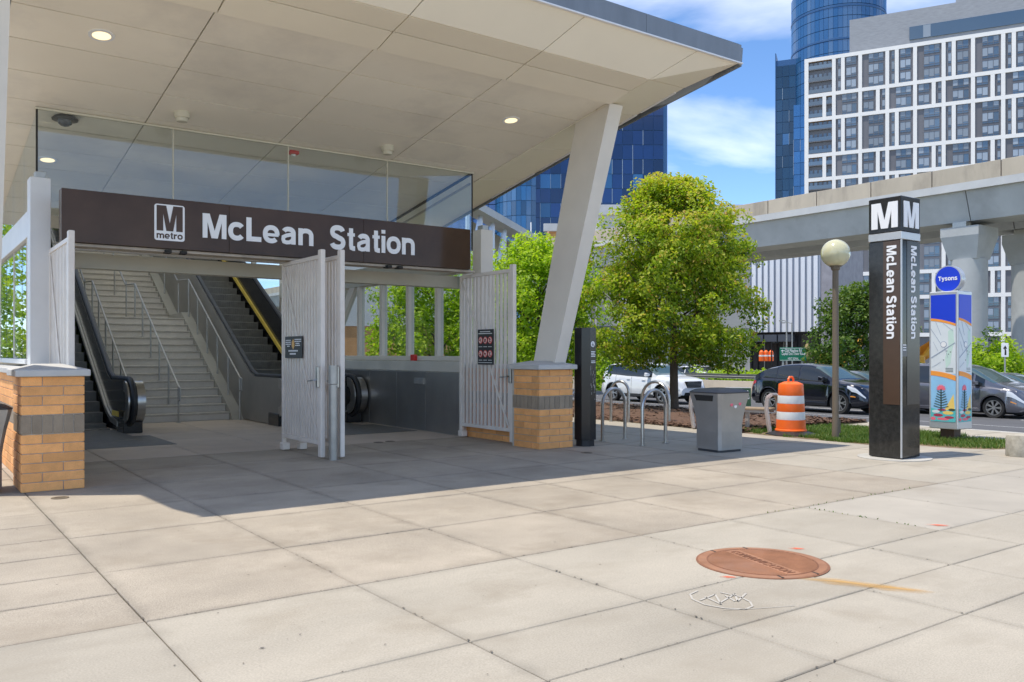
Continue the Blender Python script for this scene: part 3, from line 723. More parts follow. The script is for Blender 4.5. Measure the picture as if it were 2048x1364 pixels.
# outer strip right of the slanted column
EB = SX(1369, 176, 10.4); EE = SX(950, 416, 10.4)
def edge_at(t):
    q = (t-EB.y)/(EE.y-EB.y); return Vector((10.4, t, EB.z+(EE.z-EB.z)*q))
dz = .02
for c, d in ((TC_, 10.3), (10.3, 12.0), (12.0, 13.7), (13.7, 15.4), (15.4, 17.2), (17.2, TBK)):
    e0 = edge_at(c+.43*(1-(c-TC_)/8)); e1 = edge_at(d+.43*(1-(d-TC_)/8))
    panel([(CXR, c, cz(c)-dz), e0, e1, (CXR, d, cz(d)-dz)], M_ceil2)
panel([(CXR+.47, FT, FZ), K, edge_at(TC_+.43), (CXR, TC_, cz(TC_)-dz)], M_ceil2)
# roof body above the panels
up = .26
rb = MB(); rows_ = [(FT+.02, FZ+up), (TC_, cz(TC_)+.42), (TBK, cz(TBK)+.45)]
L0 = [(CXL-.02, FT+.01, FZ+.035), (CXL-.02, TC_, cz(TC_)+.035), (CXL-.02, TBK, cz(TBK)+.035)]
Rr = [K+Vector((-.02, .01, .03)), edge_at(TC_+.43)+Vector((-.01, 0, .035)), edge_at(TBK)+Vector((-.01, 0, .035))]
Lt = [(p[0], p[1], p[2]+up) for p in L0]; Rt = [(p[0], p[1], p[2]+up) for p in Rr]
Mid = [(CXR+.45, FT+.01, FZ+.035), (CXR, TC_, cz(TC_)+.03), (CXR, TBK, cz(TBK)+.03)]
for k in range(2):
    rb.add([L0[k], Mid[k], Mid[k+1], L0[k+1]], [(3, 2, 1, 0)]); rb.add([Mid[k], Rr[k], Rr[k+1], Mid[k+1]], [(3, 2, 1, 0)])
    rb.add([Lt[k], Rt[k], Rt[k+1], Lt[k+1]], [(0, 1, 2, 3)])
    rb.add([L0[k], L0[k+1], Lt[k+1], Lt[k]], [(0, 1, 2, 3)]); rb.add([Rr[k], Rr[k+1], Rt[k+1], Rt[k]], [(3, 2, 1, 0)])
rb.add([L0[0], Mid[0], Rr[0], Rt[0], Lt[0]], [(0, 1, 2, 3, 4)]); rb.add([L0[2], Mid[2], Rr[2], Rt[2], Lt[2]], [(4, 3, 2, 1, 0)])
rb.build('roof_deck', M_dark, can, smooth=0)
# fascia: front sheets and right side sheets
nf = 5
for k in range(nf):
    a = CXL-.03+(K.x+.02-CXL)*k/nf; b = CXL-.03+(K.x+.02-CXL)*(k+1)/nf
    za = FZ+.005; mb = MB(); mb.box(a+.003, b-.003, FT-.03, FT+.004, za, za+.27)
    mb.build('fascia_sheet', M_fascia, can, smooth=0)
MB().box(CXL-.03, K.x+.02, FT-.036, FT+.01, FZ-.014, FZ+.006).build('drip_edge', M_trim, can, smooth=0)
for k, (c, d) in enumerate(((FT, 11.4), (11.4, 14.3), (14.3, TBK))):
    p = K if k == 0 else edge_at(c); q = edge_at(d); o = Vector((.03, 0, 0))
    lo = Vector((0, 0, -.05)); hi = Vector((0, 0, .24))
    MB().hexa([p+lo, p+lo+o, q+lo+o, q+lo], [p+hi, p+hi+o*2, q+hi+o*2, q+hi]).build('side_fascia', M_fascia, can, smooth=0)
for c, d in ((9.7, 10.5), (10.6, 12.1), (12.2, 13.3), (13.5, 15.0)):
    p = edge_at(c)+Vector((-.05, 0, -.015)); q = edge_at(d)+Vector((-.05, 0, -.015)); MB().bar(p, q, .045, .02).build('gutter_trim', M_trim, can, smooth=0)
# recessed downlights, detectors
def CP(x, y):
    d = ray(x, y); k = (ZG+.16*TG-HC)/(d[2]+.16*d[1]); return Vector((k*d[0], k*d[1], HC+k*d[2]))
for (x, y, lab) in ((203, 70, 'lit round ceiling downlight, nearest the top left of the soffit'), (1022, 240, 'lit round ceiling downlight near the slanted column'), (95, 319, 'lit round ceiling downlight seen through the glass above the left white column')):
    p = CP(x, y); o = thing('downlight', lab, 'ceiling light', p, 0, 'recessed downlights in the soffit'); o.rotation_euler = (math.atan(-.16), 0, 0)
    MB().lathe([(.105, -.012), (.145, -.012), (.145, .0), (.105, .004)], n=28, cap=False).build('trim_ring', M_trim, o)
    MB().lathe([(.0, -.004), (.105, -.004), (.105, -.010), (0, -.0101)], n=28).build('lens', M_lamp, o)
for (x, y, lab) in ((364, 226, 'cream round ceiling speaker nearer the left, in front of the glass'), (775, 294, 'cream round ceiling speaker nearer the right, in front of the glass')):
    p = CP(x, y); o = thing('ceiling_speaker', lab, 'smoke detector', p, 0, 'cream round devices on the soffit')
    MB().lathe([(.0, -.13), (.075, -.13), (.085, -.10), (.085, -.075)], n=20).build('head', M_plastic, o)
    MB().lathe([(.105, -.075), (.11, -.07), (.11, .02)], n=20).build('base', M_plastic, o)
p = CP(130, 234); o = thing('dome_camera', 'dark glass dome camera on the soffit behind the left end of the clerestory glass', 'security camera', p)
MB().lathe([(.0, -.14), (.05, -.13), (.09, -.10), (.105, -.05)], n=20).build('dome', mat('dome_glass', (.02, .03, .05), .05, spec=.9), o)
MB().lathe([(.17, -.05), (.175, -.03), (.12, .02)], n=20).build('housing', M_rubber, o)
p = CP(587, 303); o = thing('alarm_strobe', 'small red alarm strobe on the soffit behind the clerestory glass', 'fire alarm', p)
MB().box(-.08, .08, -.06, .06, -.05, .01, .01).build('base', M_red, o); MB().lathe([(0, -.09), (.03, -.08), (.04, -.05)], n=14).build('lens', M_trim, o)

# ================================================================== entrance frame: columns, sign, glass
def col_box(name, label, x0, x1, y0, y1, z0, z1, m=M_steelp, group=None, extra=None):
    o = thing(name, label, 'column', ((x0+x1)/2, (y0+y1)/2, 0), 0, group)
    a, b = (x1-x0)/2, (y1-y0)/2
    MB().box(-a, a, -b, b, z0, z1, .006).build('shaft', m, o)
    MB().box(-a*.45, a*.55, -b*.6, b*.6, z1, z1+.09, .004).build('top_bracket', M_dull, o)
    MB().box(-a-.04, a+.04, -b-.04, b+.04, z0, z0+.02, .004).build('base_plate', m, o)
    return o
lc = T(60, 355, 13.0); rc_ = T(102, 355, 13.0)
col_box('entrance_column', 'white square steel column left of the brown station sign', lc.x, rc_.x, 13.0, 13.3, 0, 3.88, M_steelw, 'entrance columns')
a = T(962, 455, 13.0); b = T(986, 455, 13.0)
col_box('entrance_column', 'grey square steel column at the right end of the brown station sign', a.x, b.x, 13.0, 13.28, 0, 3.80, M_steelp, 'entrance columns')

SY = 12.45
sg = thing('station_sign', 'long glossy dark brown sign reading McLean Station above the entrance', 'sign', (0, 0, 0))
sx0, sx1, sz0, sz1 = 1.765, 8.15, 2.975, 3.675
for k in range(3):
    cuts = [sx0, 3.95, 6.1, sx1]
    MB().box(cuts[k]+.002, cuts[k+1]-.002, SY, SY+.22, sz0, sz1, .004).build('face_panel', M_sign, sg)
MB().box(sx0+.05, sx1+.12, SY+.05, SY+.34, sz0-.045, sz0-.004, .004).build('bottom_rail', M_signedge, sg)
MB().box(sx1+.01, sx1+.06, SY+.10, SY+.5, sz0-.04, sz1-.35).build('end_bracket', M_steelw, sg)
for x in (335, 366, 777, 799):
    p = T(x, 497+(x-335)*.085, SY); MB().box(p.x-.03, p.x+.05, SY-.03, SY+.12, sz0-.065, sz0-.02).build('bracket', M_dark, sg)
def rect_from_px(x0, yt0, yb0, x1, yt1, yb1):
    A = T(x0, yb0, SY); B = T(x0, yt0, SY); C = T(x1, yb1, SY); Dd = T(x1, yt1, SY)
    return A.x, C.x, (A.z+C.z)/2, (B.z+Dd.z)/2
x0, x1, z0, z1 = rect_from_px(308.5, 406, 480, 369, 413.5, 483.5)
def rrect(w_, h_, r, n=5):
    p = []
    for cx, cy, a0 in ((w_-r, r, -90), (w_-r, h_-r, 0), (r, h_-r, 90), (r, r, 180)):
        for i in range(n+1): a = R(a0+90*i/n); p.append((cx+r*math.cos(a), cy+r*math.sin(a)))
    return p
W_, H_ = x1-x0, z1-z0
flat_poly('logo_plate', rrect(W_, H_, .035), sg, M_white, (x0, SY-.001, z0), (1, 0, 0), (0, 0, 1), .010)
iw, ih = W_*.86, H_*.70
flat_poly('logo_letter', M_poly(iw, ih, .27), sg, M_sign, (x0+W_*.07, SY-.012, z0+H_*.265), (1, 0, 0), (0, 0, 1), .004)
grotesk('metro', 'logo_word', sg, M_sign, (x0+W_*.07, SY-.0105, z0+H_*.055), (1, 0, 0), (0, 0, 1), W_*.86, H_*.18, .004)
x0, x1, z0, z1 = rect_from_px(405, 428.5, 475.5, 626, 445, 492)
grotesk('McLean', 'lettering', sg, M_white, (x0, SY-.001, z0), (1, 0, 0), (0, 0, 1), x1-x0, (z1-z0)*1.0, .012)
x0, x1, z0, z1 = rect_from_px(659, 452, 498, 828.5, 464, 510)
grotesk('Station', 'lettering', sg, M_white, (x0, SY-.001, z0), (1, 0, 0), (0, 0, 1), x1-x0, (z1-z0)*1.0, .012)

# clerestory glass box
gt = 13.45
gz_ = cz(gt)
gl = thing('clerestory_glazing', 'blue-grey glass screen between the brown sign and the soffit', 'glazing')
gx = [T(75, 300, gt).x, T(347, 300, gt).x, T(577, 340, gt).x, T(775, 380, gt).x, T(945, 400, gt).x]
for k in range(4):
    MB().box(gx[k]+.006, gx[k+1]-.006, gt, gt+.012, 3.45, gz_-.03).build('glass_pane', M_cler, gl, smooth=0)
    MB().box(gx[k+1]-.012, gx[k+1]+.004, gt-.004, gt+.02, 3.45, gz_-.02).build('joint', M_plastic if k < 3 else M_dark, gl, smooth=0)
MB().box(gx[0]-.02, gx[0]+.004, gt-.006, gt+.02, 3.86, gz_-.01).build('joint', M_dark, gl, smooth=0)
MB().box(gx[0]-.03, gx[4]+.02, gt-.02, gt+.03, gz_-.035, gz_-.006).build('top_channel', M_plastic, gl, smooth=0)
ys = [gt+.02, 15.0, 16.5, TBK]
for k in range(3):
    for xx in (gx[4]-.01, gx[0]+.0):
        MB().hexa([(xx, ys[k]+.01, 3.4), (xx+.012, ys[k]+.01, 3.4), (xx+.012, ys[k+1]-.01, 3.4), (xx, ys[k+1]-.01, 3.4)],
                  [(xx, ys[k]+.01, cz(ys[k])-.03), (xx+.012, ys[k]+.01, cz(ys[k])-.03), (xx+.012, ys[k+1]-.01, cz(ys[k+1])-.03), (xx, ys[k+1]-.01, cz(ys[k+1])-.03)]).build('side_pane', M_cler, gl, smooth=0)
MB().bar((gx[4], gt, cz(gt)-.02), (gx[4], TBK, cz(TBK)-.02), .05, .03).build('top_channel', M_dark, gl, smooth=0)
MB().bar((gx[4]-.03, gt+.05, cz(gt)-.22), (gx[4]-.03, TBK, cz(TBK)-.22), .03, .035).build('side_rail', M_dull, gl, smooth=0)

# station shell behind the sign
sh = thing('station_entrance', 'grey steel framed entrance hall of the metro station with glazed sides', 'station building')
MB().box(1.8, 8.7, 13.55, 13.75, 2.74, 2.96, .006).build('lintel_beam', M_beam, sh)
for k in range(5):
    c = [1.8, 2.35, 4.0, 5.2, 5.45, 5.6]
    MB().box(c[k]+.004, c[k+1]-.004, 13.30, 13.50, 2.975, 3.06, .004).build('ceiling_strip', M_steelw, sh)
MB().box(8.5, 8.72, 13.31, 22.5, 3.02, 3.42, .006).build('right_beam', M_beam, sh)
MB().box(1.47, 1.66, 13.31, 24.0, 3.10, 3.46, .006).build('left_beam', M_steelw, sh)
# right side glazing (panes between posts)
px_posts = [(928, 16), (872, 14), (814, 12), (761, 13), (716, 11)]
ypos = [SX(x, 640, 8.5).y for x, _ in px_posts]
zs0 = 1.43
for i, y in enumerate(ypos):
    MB().box(8.50, 8.64, y-.055, y+.055, zs0, 3.018, .004).build('window_post', M_steelp, sh)
for a, b in zip(ypos[:-1], ypos[1:]): MB().box(8.57, 8.582, a+.055, b-.055, zs0+.03, 3.0).build('window_pane', M_tex_glass, sh, smooth=0)
MB().box(8.57, 8.582, ypos[-1]+.06, 21.0, zs0+.03, 3.0).build('window_pane', M_tex_glass, sh, smooth=0)
MB().box(8.46, 8.72, ypos[0]-.25, 22.4, zs0-.06, zs0+.03, .006).build('window_sill', M_steelp, sh)
MB().box(8.34, 8.70, 13.06, 22.4, 1.16, zs0-.064, .01).build('wall_ledge', M_concw, sh)
MB().bar((8.57, 19.4, 1.45), (8.57, 17.9, 3.1), .12, .22, (0, 1, 0)).build('diagonal_brace', M_steelp, sh)
MB().bar((8.75, 20.6, 1.2), (8.75, 18.9, 3.2), .22, .30, (0, 1, 0)).build('diagonal_brace', M_steelp, sh)
py = [13.08]+[SX(x, 800, 8.34).y for x in (853, 795, 741)]+[18.2, 20.0, 22.4]
for a, b in zip(py[:-1], py[1:]):
    MB().box(8.32, 8.345, a+.006, b-.006, .02, 1.15, .003).build('steel_wall_panel', M_stain_d, sh)
MB().box(8.35, 8.70, 13.06, 22.4, 0, 1.155).build('side_wall', M_concw, sh, smooth=0)
MB().box(8.30, 8.72, 13.0, 13.055, 0, 1.40, .004).build('end_post', M_steelp, sh)
p = SX(840, 762, 8.32); MB().box(8.285, 8.32, p.y-.18, p.y+.18, p.z-.06, p.z+.06, .004).build('vent_box', M_dull, sh)
p = SX(831, 717, 8.46); MB().box(8.38, 8.46, p.y-.07, p.y+.07, p.z-.06, p.z+.08, .006).build('alarm_pull', M_red, sh, label='small red alarm pull box on the window sill')
# left side glazing
MB().box(1.44, 1.68, 13.31, 24, zs0-.07, zs0, .004).build('window_sill', M_steelw, sh)
for y in (15.4, 17.6): MB().box(1.51, 1.54, y-.008, y+.008, zs0, 3.09).build('window_post', M_steelp, sh)
MB().box(1.48, 1.60, 13.32, 13.52, zs0, 3.09).build('window_post', M_conc_tan, sh)
lyy = [13.32, 14.35, 15.4, 16.5, 17.6, 18.7, 19.8]
for a, b in zip(lyy[:-1], lyy[1:]): MB().box(1.52, 1.532, a+.04, b-.04, zs0, 3.09).build('window_pane', M_tex_glass, sh, smooth=0)
MB().box(1.70, 1.78, 13.31, 24, 0, 1.33).build('inner_wall', M_concw, sh, smooth=0)
# roof rising over the stairs and end wall
ry0, rz0, ry1, rz1 = TBK-.25, cz(TBK)+.58, 34.0, 12.6
for k in range(7):
    ya, yb = ry0+(ry1-ry0)*k/7, ry0+(ry1-ry0)*(k+1)/7; za, zb = rz0+(rz1-rz0)*k/7, rz0+(rz1-rz0)*(k+1)/7
    MB().quad((1.0, ya+.06, za+.2), (9.1, ya+.06, za+.2), (9.1, yb-.06, zb+.2), (1.0, yb-.06, zb+.2)).build('frosted_roof_panel', M_frost, sh, smooth=0)
    MB().bar((1.0, ya, za+.12), (9.1, ya, za+.12), .12, .25).build('roof_rib', M_steelp, sh, smooth=0)
for xx in (1.45, 8.62):
    for k in range(5):
        ya, yb = 22.6+k*2.3, 22.6+(k+1)*2.3; za, zb = rz0+(ya-ry0)*(rz1-rz0)/(ry1-ry0)-.05, rz0+(yb-ry0)*(rz1-rz0)/(ry1-ry0)-.05
        MB().box(xx-.06, xx+.06, ya-.06, ya+.06, 0, za).build('upper_post', M_steelp, sh, smooth=0)
        MB().hexa([(xx, ya+.07, 1.2+k*1.2), (xx+.012, ya+.07, 1.2+k*1.2), (xx+.012, ya+.07, za), (xx, ya+.07, za)], [(xx, yb-.07, 1.2+k*1.2+1.2), (xx+.012, yb-.07, 1.2+k*1.2+1.2), (xx+.012, yb-.07, zb), (xx, yb-.07, zb)]).build('upper_pane', M_tex_glass, sh, smooth=0)
MB().box(1.3, 8.87, 34.05, 34.2, 0, 9.0).build('end_wall', M_concw, sh, smooth=0)

# slanted columns
def slant(label, s0, s1, t0a, t0b, st, tta, ttb, zb_=None):
    o = thing('slanted_column', label, 'column', (0, 0, 0), 0, 'slanted canopy columns')
    z0 = ZC+.06 if zb_ is None else zb_
    A = [(s0, t0a, z0), (s1, t0a, z0), (s1, t0b, z0), (s0, t0b, z0)]
    d = st; zt = cz
    Bq = [(s0+d, tta, zt(tta)-.02), (s1+d+.05, tta, zt(tta)-.02), (s1+d+.05, ttb, zt(ttb)-.02), (s0+d, ttb, zt(ttb)-.02)]
    mb = MB(); mb.hexa(A, Bq); mb.build('shaft', M_steelp, o, smooth=0)
    MB().box(s0-.05, s1+.05, t0a-.05, t0b+.05, z0-.02, z0+.015).build('base_plate', M_steelp, o, smooth=0)
    return o
tt0 = SX(1220, 204, 9.17).y
b0 = T(1108, 728, 10.62).x; b1 = T(1130, 728, 10.62).x
slant('tall beige steel column leaning out from the right brick pier to the soffit', b0, b1, 10.62, SX(1066, 725, b0).y, 9.17-b0, tt0, SX(1151, 258, 9.17).y)
slant('tall steel column leaning to the soffit at the left edge of the view', .60, .86, 10.62, 11.05, .05, 9.95, 10.5, .02)

# ================================================================== stairs and escalators
RI, TR = .175, .29
stc = thing('staircase', 'speckled grey granite stairs rising between the escalators', 'stairs')
sx_a, sx_b = 3.86, 6.22
y0_ = 19.6; n1 = 14; n2 = 16
for k in range(n1):
    y = y0_+k*TR; z = (k+1)*RI
    mb = MB(); d = TR+.03 if k < n1-1 else 1.7
    mb.mat(M_granite).box(sx_a, sx_b, y-.0, y+d, z-RI+.0, z-.0405, .0); mb.mat(M_nosing_shade).box(sx_a, sx_b, y-.030, y+d, z-.04, z, .006)
    mb.build('step', M_granite, stc)
yl = y0_+(n1-1)*TR+1.6; zl = n1*RI
for k in range(n2):
    y = yl+k*TR; z = zl+(k+1)*RI
    mb = MB(); mb.mat(M_granite).box(sx_a+.05, sx_b, y, y+TR+.03, z-RI, z-.0405); mb.mat(M_nosing_shade).box(sx_a+.05, sx_b-.0, y-.030, y+TR+.03, z-.04, z, .006)
    mb.build('step', M_granite, stc)
def curb(x0, x1, dz):
    mb = MB(); sl_ = RI/TR
    prof = [(y0_-.25, 0), (y0_-.05, .28+dz), (y0_+n1*TR, n1*RI+.25+dz), (yl-.1, zl+.22+dz), (yl+n2*TR, zl+n2*RI+.28+dz), (yl+n2*TR, 0)]
    mb.prism(prof, x0, x1, 'x'); return mb
curb(6.225, 6.50, -.08).build('curb', M_curb, stc, smooth=0); curb(3.60, 3.855, .12).build('curb', M_curb, stc, smooth=0)
def hrail(label, x, off, npost, landing=True):
    o = thing('handrail', label, 'handrail', (0, 0, 0), 0, 'stair handrails'); r = .021; sl_ = RI/TR
    ztop = lambda y: (y-y0_)*sl_+.98+off
    ya = y0_-.32
    pts = [(x+.0, ya, ztop(ya)-.30), (x, ya-.10, ztop(ya)-.30), (x, ya-.10, ztop(ya)-.02), (x, ya, ztop(ya)), (x, y0_+n1*TR-.2, ztop(y0_+n1*TR-.2))]
    if landing: pts += [(x, yl-.4, ztop(y0_+n1*TR-.2)+.05), (x, yl+n2*TR, ztop(y0_+n1*TR)+.05+(n2)*RI+.2)]
    MB().tube(pts, r, 10).build('rail', M_dull, o)
    for k in range(npost):
        y = ya+.02+k*(n1*TR+.1)/(npost-1); gz0 = max(0, math.floor((y-y0_)/TR+1)*RI) if y > y0_ else 0
        MB().tube([(x, y, gz0+off*0), (x, y, ztop(y))], .02, 8).build('post', M_dull, o)
        MB().lathe([(.05, 0), (.05, .012), (.02, .014)], (x, y, gz0), 12).build('foot_ring', M_dull, o)
    for k in range(3):
        y = yl-.5+k*1.5; gz0 = zl+max(0, math.floor((y-yl)/TR+1)*RI)
        MB().tube([(x, y, gz0), (x, y, gz0+1.0)], .02, 8).build('post', M_dull, o)
    return o
hrail('steel handrail with posts down the middle of the granite stairs', 5.02, 0, 6)
hrail('steel handrail down the left side of the granite stairs', 4.02, .02, 6)
hrail('steel handrail down the right side of the stairs beside the middle escalator', 6.36, .18, 6)

def balustrade(esc, x0, x1, face_dark, m_face, yn, label=None):
    """one side of an escalator: solid skirt/balustrade, rounded newel, rubber handrail"""
    zt = 1.0; yb = 18.6; slp = .577; ye = 33
    top = [(yn+.16, zt), (yb, zt), (yb+.35, zt+.10), (ye, zt+.10+(ye-yb-.35)*slp)]
    rN = .40; cyN = yn+rN; czN = zt-rN
    arc = [(cyN-rN*math.sin(a), czN+rN*math.cos(a)) for a in [R(q) for q in range(0, 181, 15)]]
    bot = [(cyN+.15, czN-rN), (cyN+.30, .02), (ye, .02)]
    poly = arc+bot+[top[3], top[2], top[1]]
    mb = MB(); mb.prism(poly, x0, x1, 'x'); mb.build('balustrade', m_face, esc, smooth=30)
    xm = (x0+x1)/2
    if label: x1 += .12
    hr = [(xm, y, z+.03) for y, z in [top[3], top[2], top[1]]]+[(xm, cyN-(rN+.03)*math.sin(a), czN+(rN+.03)*math.cos(a)) for a in [R(q) for q in range(0, 191, 10)]]
    MB().tube(hr, .048, 10).build('handrail_belt', M_rubber, esc)
    st = [(xm, cyN-(rN-.01)*math.sin(a), czN+(rN-.01)*math.cos(a)) for a in [R(q) for q in range(10, 180, 10)]]
    m2 = MB()
    for k in range(len(st)-1): m2.bar(st[k], st[k+1], (x1-x0)+.10, .10, (1, 0, 0)) if 0 else None
    arcw = [(cyN-(rN-.20)*math.sin(a), czN+(rN-.20)*math.cos(a)) for a in [R(q) for q in range(0, 181, 9)]]
    arcw2 = [(cyN-(rN-.005)*math.sin(a), czN+(rN-.005)*math.cos(a)) for a in [R(q) for q in range(0, 181, 9)]]
    m3 = MB(); n = len(arcw); vs = []
    for (p, q) in zip(arcw, arcw2): vs += [(x0-.025, p[0], p[1]), (x0-.025, q[0], q[1]), (x1+.025, q[0], q[1]), (x1+.025, p[0], p[1])]
    fs = []
    for k in range(n-1):
        for i in range(4): j = (i+1) % 4; fs.append((4*k+i, 4*k+j, 4*k+4+j, 4*k+4+i))
    fs += [(3, 2, 1, 0), (4*n-4, 4*n-3, 4*n-2, 4*n-1)]
    m3.add(vs, fs); m3.build('newel_band', M_stain, esc)
    MB().box(x0-.04, x1+.04, cyN-.05, cyN+.55, .0, .26, .01).build('newel_base', M_black, esc)
    # polished deck strip along the foot, inside
    return top
def escalator(label, xa, xb, yn, inner_y='left'):
    e = thing('escalator', label, 'escalator', (0, 0, 0), 0, 'escalators beside the stairs')
    balustrade(e, xa, xa+.14, True, M_black if inner_y == 'left' else M_stain_d, yn)
    balustrade(e, xb-.14, xb, True, M_black, yn, 'wide')
    y = yn+1.35; k = 0
    MB().box(xa+.15, xb-.15, yn-1.0, yn+1.35, .0, .008).build('floor_plate', M_escstep, e, smooth=0)
    while k < 26:
        z = max(.02, .10+(k-1)*.205); mb = MB(); yy = 18.3+k*.355; mb.box(xa+.2, xb-.2, yy, yy+.40, z-.25, z, .01)
        for q in range(int((xb-xa-.5)/.05)): mb.box(xa+.24+q*.05, xa+.255+q*.05, yy-.006, yy+.0, z-.19, z-.01)
        mb.build('step', M_escstep, e, smooth=0); k += 1
    for xx, sgn in ((xa+.145, 1), (xb-.19, -1)):
        m_ = MB(); pts = [(yn+.9, .10), (18.4, .16), (18.9, .34), (33, .34+14.1*.577)]
        for p, q in zip(pts[:-1], pts[1:]):
            m_.hexa([(xx, p[0], p[1]), (xx+.045, p[0], p[1]), (xx+.045, p[0], p[1]+.10), (xx, p[0], p[1]+.10)], [(xx, q[0], q[1]), (xx+.045, q[0], q[1]), (xx+.045, q[0], q[1]+.10), (xx, q[0], q[1]+.10)])
        if sgn < 0 and inner_y == 'left': MB().hexa([(xx-.012, 17.55, .30), (xx-.002, 17.55, .30), (xx-.002, 17.55, .40), (xx-.012, 17.55, .40)], [(xx-.012, 18.15, .30), (xx-.002, 18.15, .30), (xx-.002, 18.15, .40), (xx-.012, 18.15, .40)]).build('skirt_sheen', M_yelsheen, e, smooth=0)  # no lamp: yellow sliver painted for light reflected at the skirt
        m_.build('inner_deck', M_yelsheen if (sgn < 0 and inner_y != 'left') else M_stain, e, smooth=0)
    return e
escalator('left escalator with black balustrade next to the left brick pier', 1.98, 3.66, 16.85)
e2 = escalator('right escalator with brushed steel side between the stairs and the steel wall', 6.46, 8.14, 16.7, 'right')
MB().prism([(20, .05), (33, 8.0), (33, .05)], 8.15, 8.30, 'x').build('side_skirt', M_stain_d, e2, smooth=0)
for xx, yy in ((2.05, 16.6), (6.5, 16.4)):
    MB().box(xx-.15, xx+1.75, yy-1.9, yy-.0, -.001, .006).build('metal_floor_plate', M_escstep, sh, smooth=0)

# ================================================================== gates
def gate(label, s, th_, te, extra=None, n=13, end_gap=.06):
    o = thing('gate', label, 'gate', (s, th_, 0), 0, 'open picket gates of the station entrance'); L = te-th_   # negative: swings towards the street
    zb, zt = .20, 2.93
    MB().box(-.035, .035, L-.05, L+.06, .03, zt+.06, .008).build('end_post', M_gate, o)
    MB().box(-.03, .03, -.03, .03, .12, zt-.02, .006).build('hinge_post', M_gate, o)
    MB().box(-.028, .028, L+.062, -.032, zb, zb+.06, .005).build('bottom_rail', M_gate, o)
    MB().box(-.028, .028, L+.062, -.032, zt-.07, zt-.01, .005).build('top_rail', M_gate, o)
    pk = MB().box(-.014, .014, -.030, .030, zb+.062, zt-.072).mesh('picket', M_gate, 0)
    for k in range(n):
        y = L+.11+(-.07-(L+.11))*k/(n-1); link('picket', pk, o, (0, y, 0))
    MB().bar((-.024, -.06, zt-.12), (-.024, L+.10, zb+.10), .010, .045, (0, 0, 1)).build('diagonal_brace', M_gate, o)
    MB().box(-.075, -.036, L-.02, L+.045, 1.02, 1.32, .006).build('lock_box', M_stain, o)
    MB().tube([(-.07, L+.01, 1.13), (-.12, L+.01, 1.13), (-.12, L+.22, 1.11)], .011, 8).build('lever', M_stain, o)
    MB().box(-.06, .06, -.10, .04, .01, .12, .01).build('hinge_foot', M_gate, o)
    return o
g0 = gate('open picket gate folded back at the left brick pier', T(130, 700, 12).x-.02, 13.0, 11.42)
gA = gate('open picket gate with small black square sign, nearer of the middle pair', 4.93, 12.85, 11.40)
gB = gate('open picket gate beside the steel sleeve post, right one of the middle pair', 5.17, 12.75, 11.27)
gC = gate('open picket gate carrying the black prohibition sign by the right brick pier', 8.32, 13.0, 11.42)
for dy, z in ((.55, 1.95), (.75, 1.95), (.55, 2.6), (.75, 2.6)):
    pass
post = thing('sleeve_post', 'round galvanised steel post on the paving at the end of the middle gates', 'post', (G(670, 921).x, G(670, 921).y+.06, 0))
MB().lathe([(.062, 0), (.062, 1.07), (.0, 1.075)], n=20).build('tube', M_dull, post); MB().lathe([(.066, 1.08), (.066, 1.34), (.0, 1.342)], n=20).build('sleeve', M_dull, post)

def strokes(name, parent, m, o, xd, yd, rects, thick=.003):
    xd = Vector(xd); yd = Vector(yd); nd = xd.cross(yd); mb = MB(); o = Vector(o)
    for (a, b, c, d) in rects:
        p = [o+xd*a+yd*c, o+xd*b+yd*c, o+xd*b+yd*d, o+xd*a+yd*d]; mb.hexa(p, [q+nd*thick for q in p])
    ob_ = mb.build(name, m, parent, smooth=0)
    if len(rects) > 1: ob_['kind'] = 'stuff'
    return ob_
# black square notice with gold figure (on the near middle gate)
A = SX(573, 716, 4.905); B = SX(607, 672, 4.905)
ns = thing('notice_sign', 'small black square notice with gold emblem on the middle gate', 'sign', (4.89, (A.y+B.y)/2, 0))
ya_, yb_ = (A.y-B.y)/2, None; z0, z1 = A.z, B.z; wd = abs(A.y-B.y)
MB().box(-.008, .004, -wd/2, wd/2, z0, z1, .002).build('plate', M_sgblack, ns, smooth=0)
r_ = random.Random(3); rects = []
for i, (z, a, b) in enumerate(((.80, .06, .36), (.71, .05, .37), (.62, .05, .37), (.53, .14, .28), (.83, .58, .95), (.74, .58, .95), (.65, .64, .88), (.56, .62, .90))):
    x = a
    while x < b-.02: l = r_.uniform(.03, .09); rects.append((x*wd, min(b, x+l)*wd, z*(z1-z0), (z+.045)*(z1-z0))); x += l+.02
strokes('small_print', ns, M_white, (-.009, wd/2, z0), (0, -1, 0), (0, 0, 1), rects)
strokes('bold_print', ns, M_white, (-.009, wd/2, z0), (0, -1, 0), (0, 0, 1), [((.22+.07*k)*wd, (.27+.07*k)*wd, .30*(z1-z0), .37*(z1-z0)) for k in range(8)]+[((.30+.06*k)*wd, (.345+.06*k)*wd, .16*(z1-z0), .23*(z1-z0)) for k in range(6)])
flat_poly('emblem', [(.42*wd, .55*(z1-z0)), (.5*wd, .40*(z1-z0)), (.57*wd, .55*(z1-z0)), (.56*wd, .75*(z1-z0)), (.5*wd, .88*(z1-z0)), (.43*wd, .75*(z1-z0))], ns, mat('gold', (.75, .42, .10), .4), (-.009, wd/2, z0), (0, -1, 0), (0, 0, 1), .004)
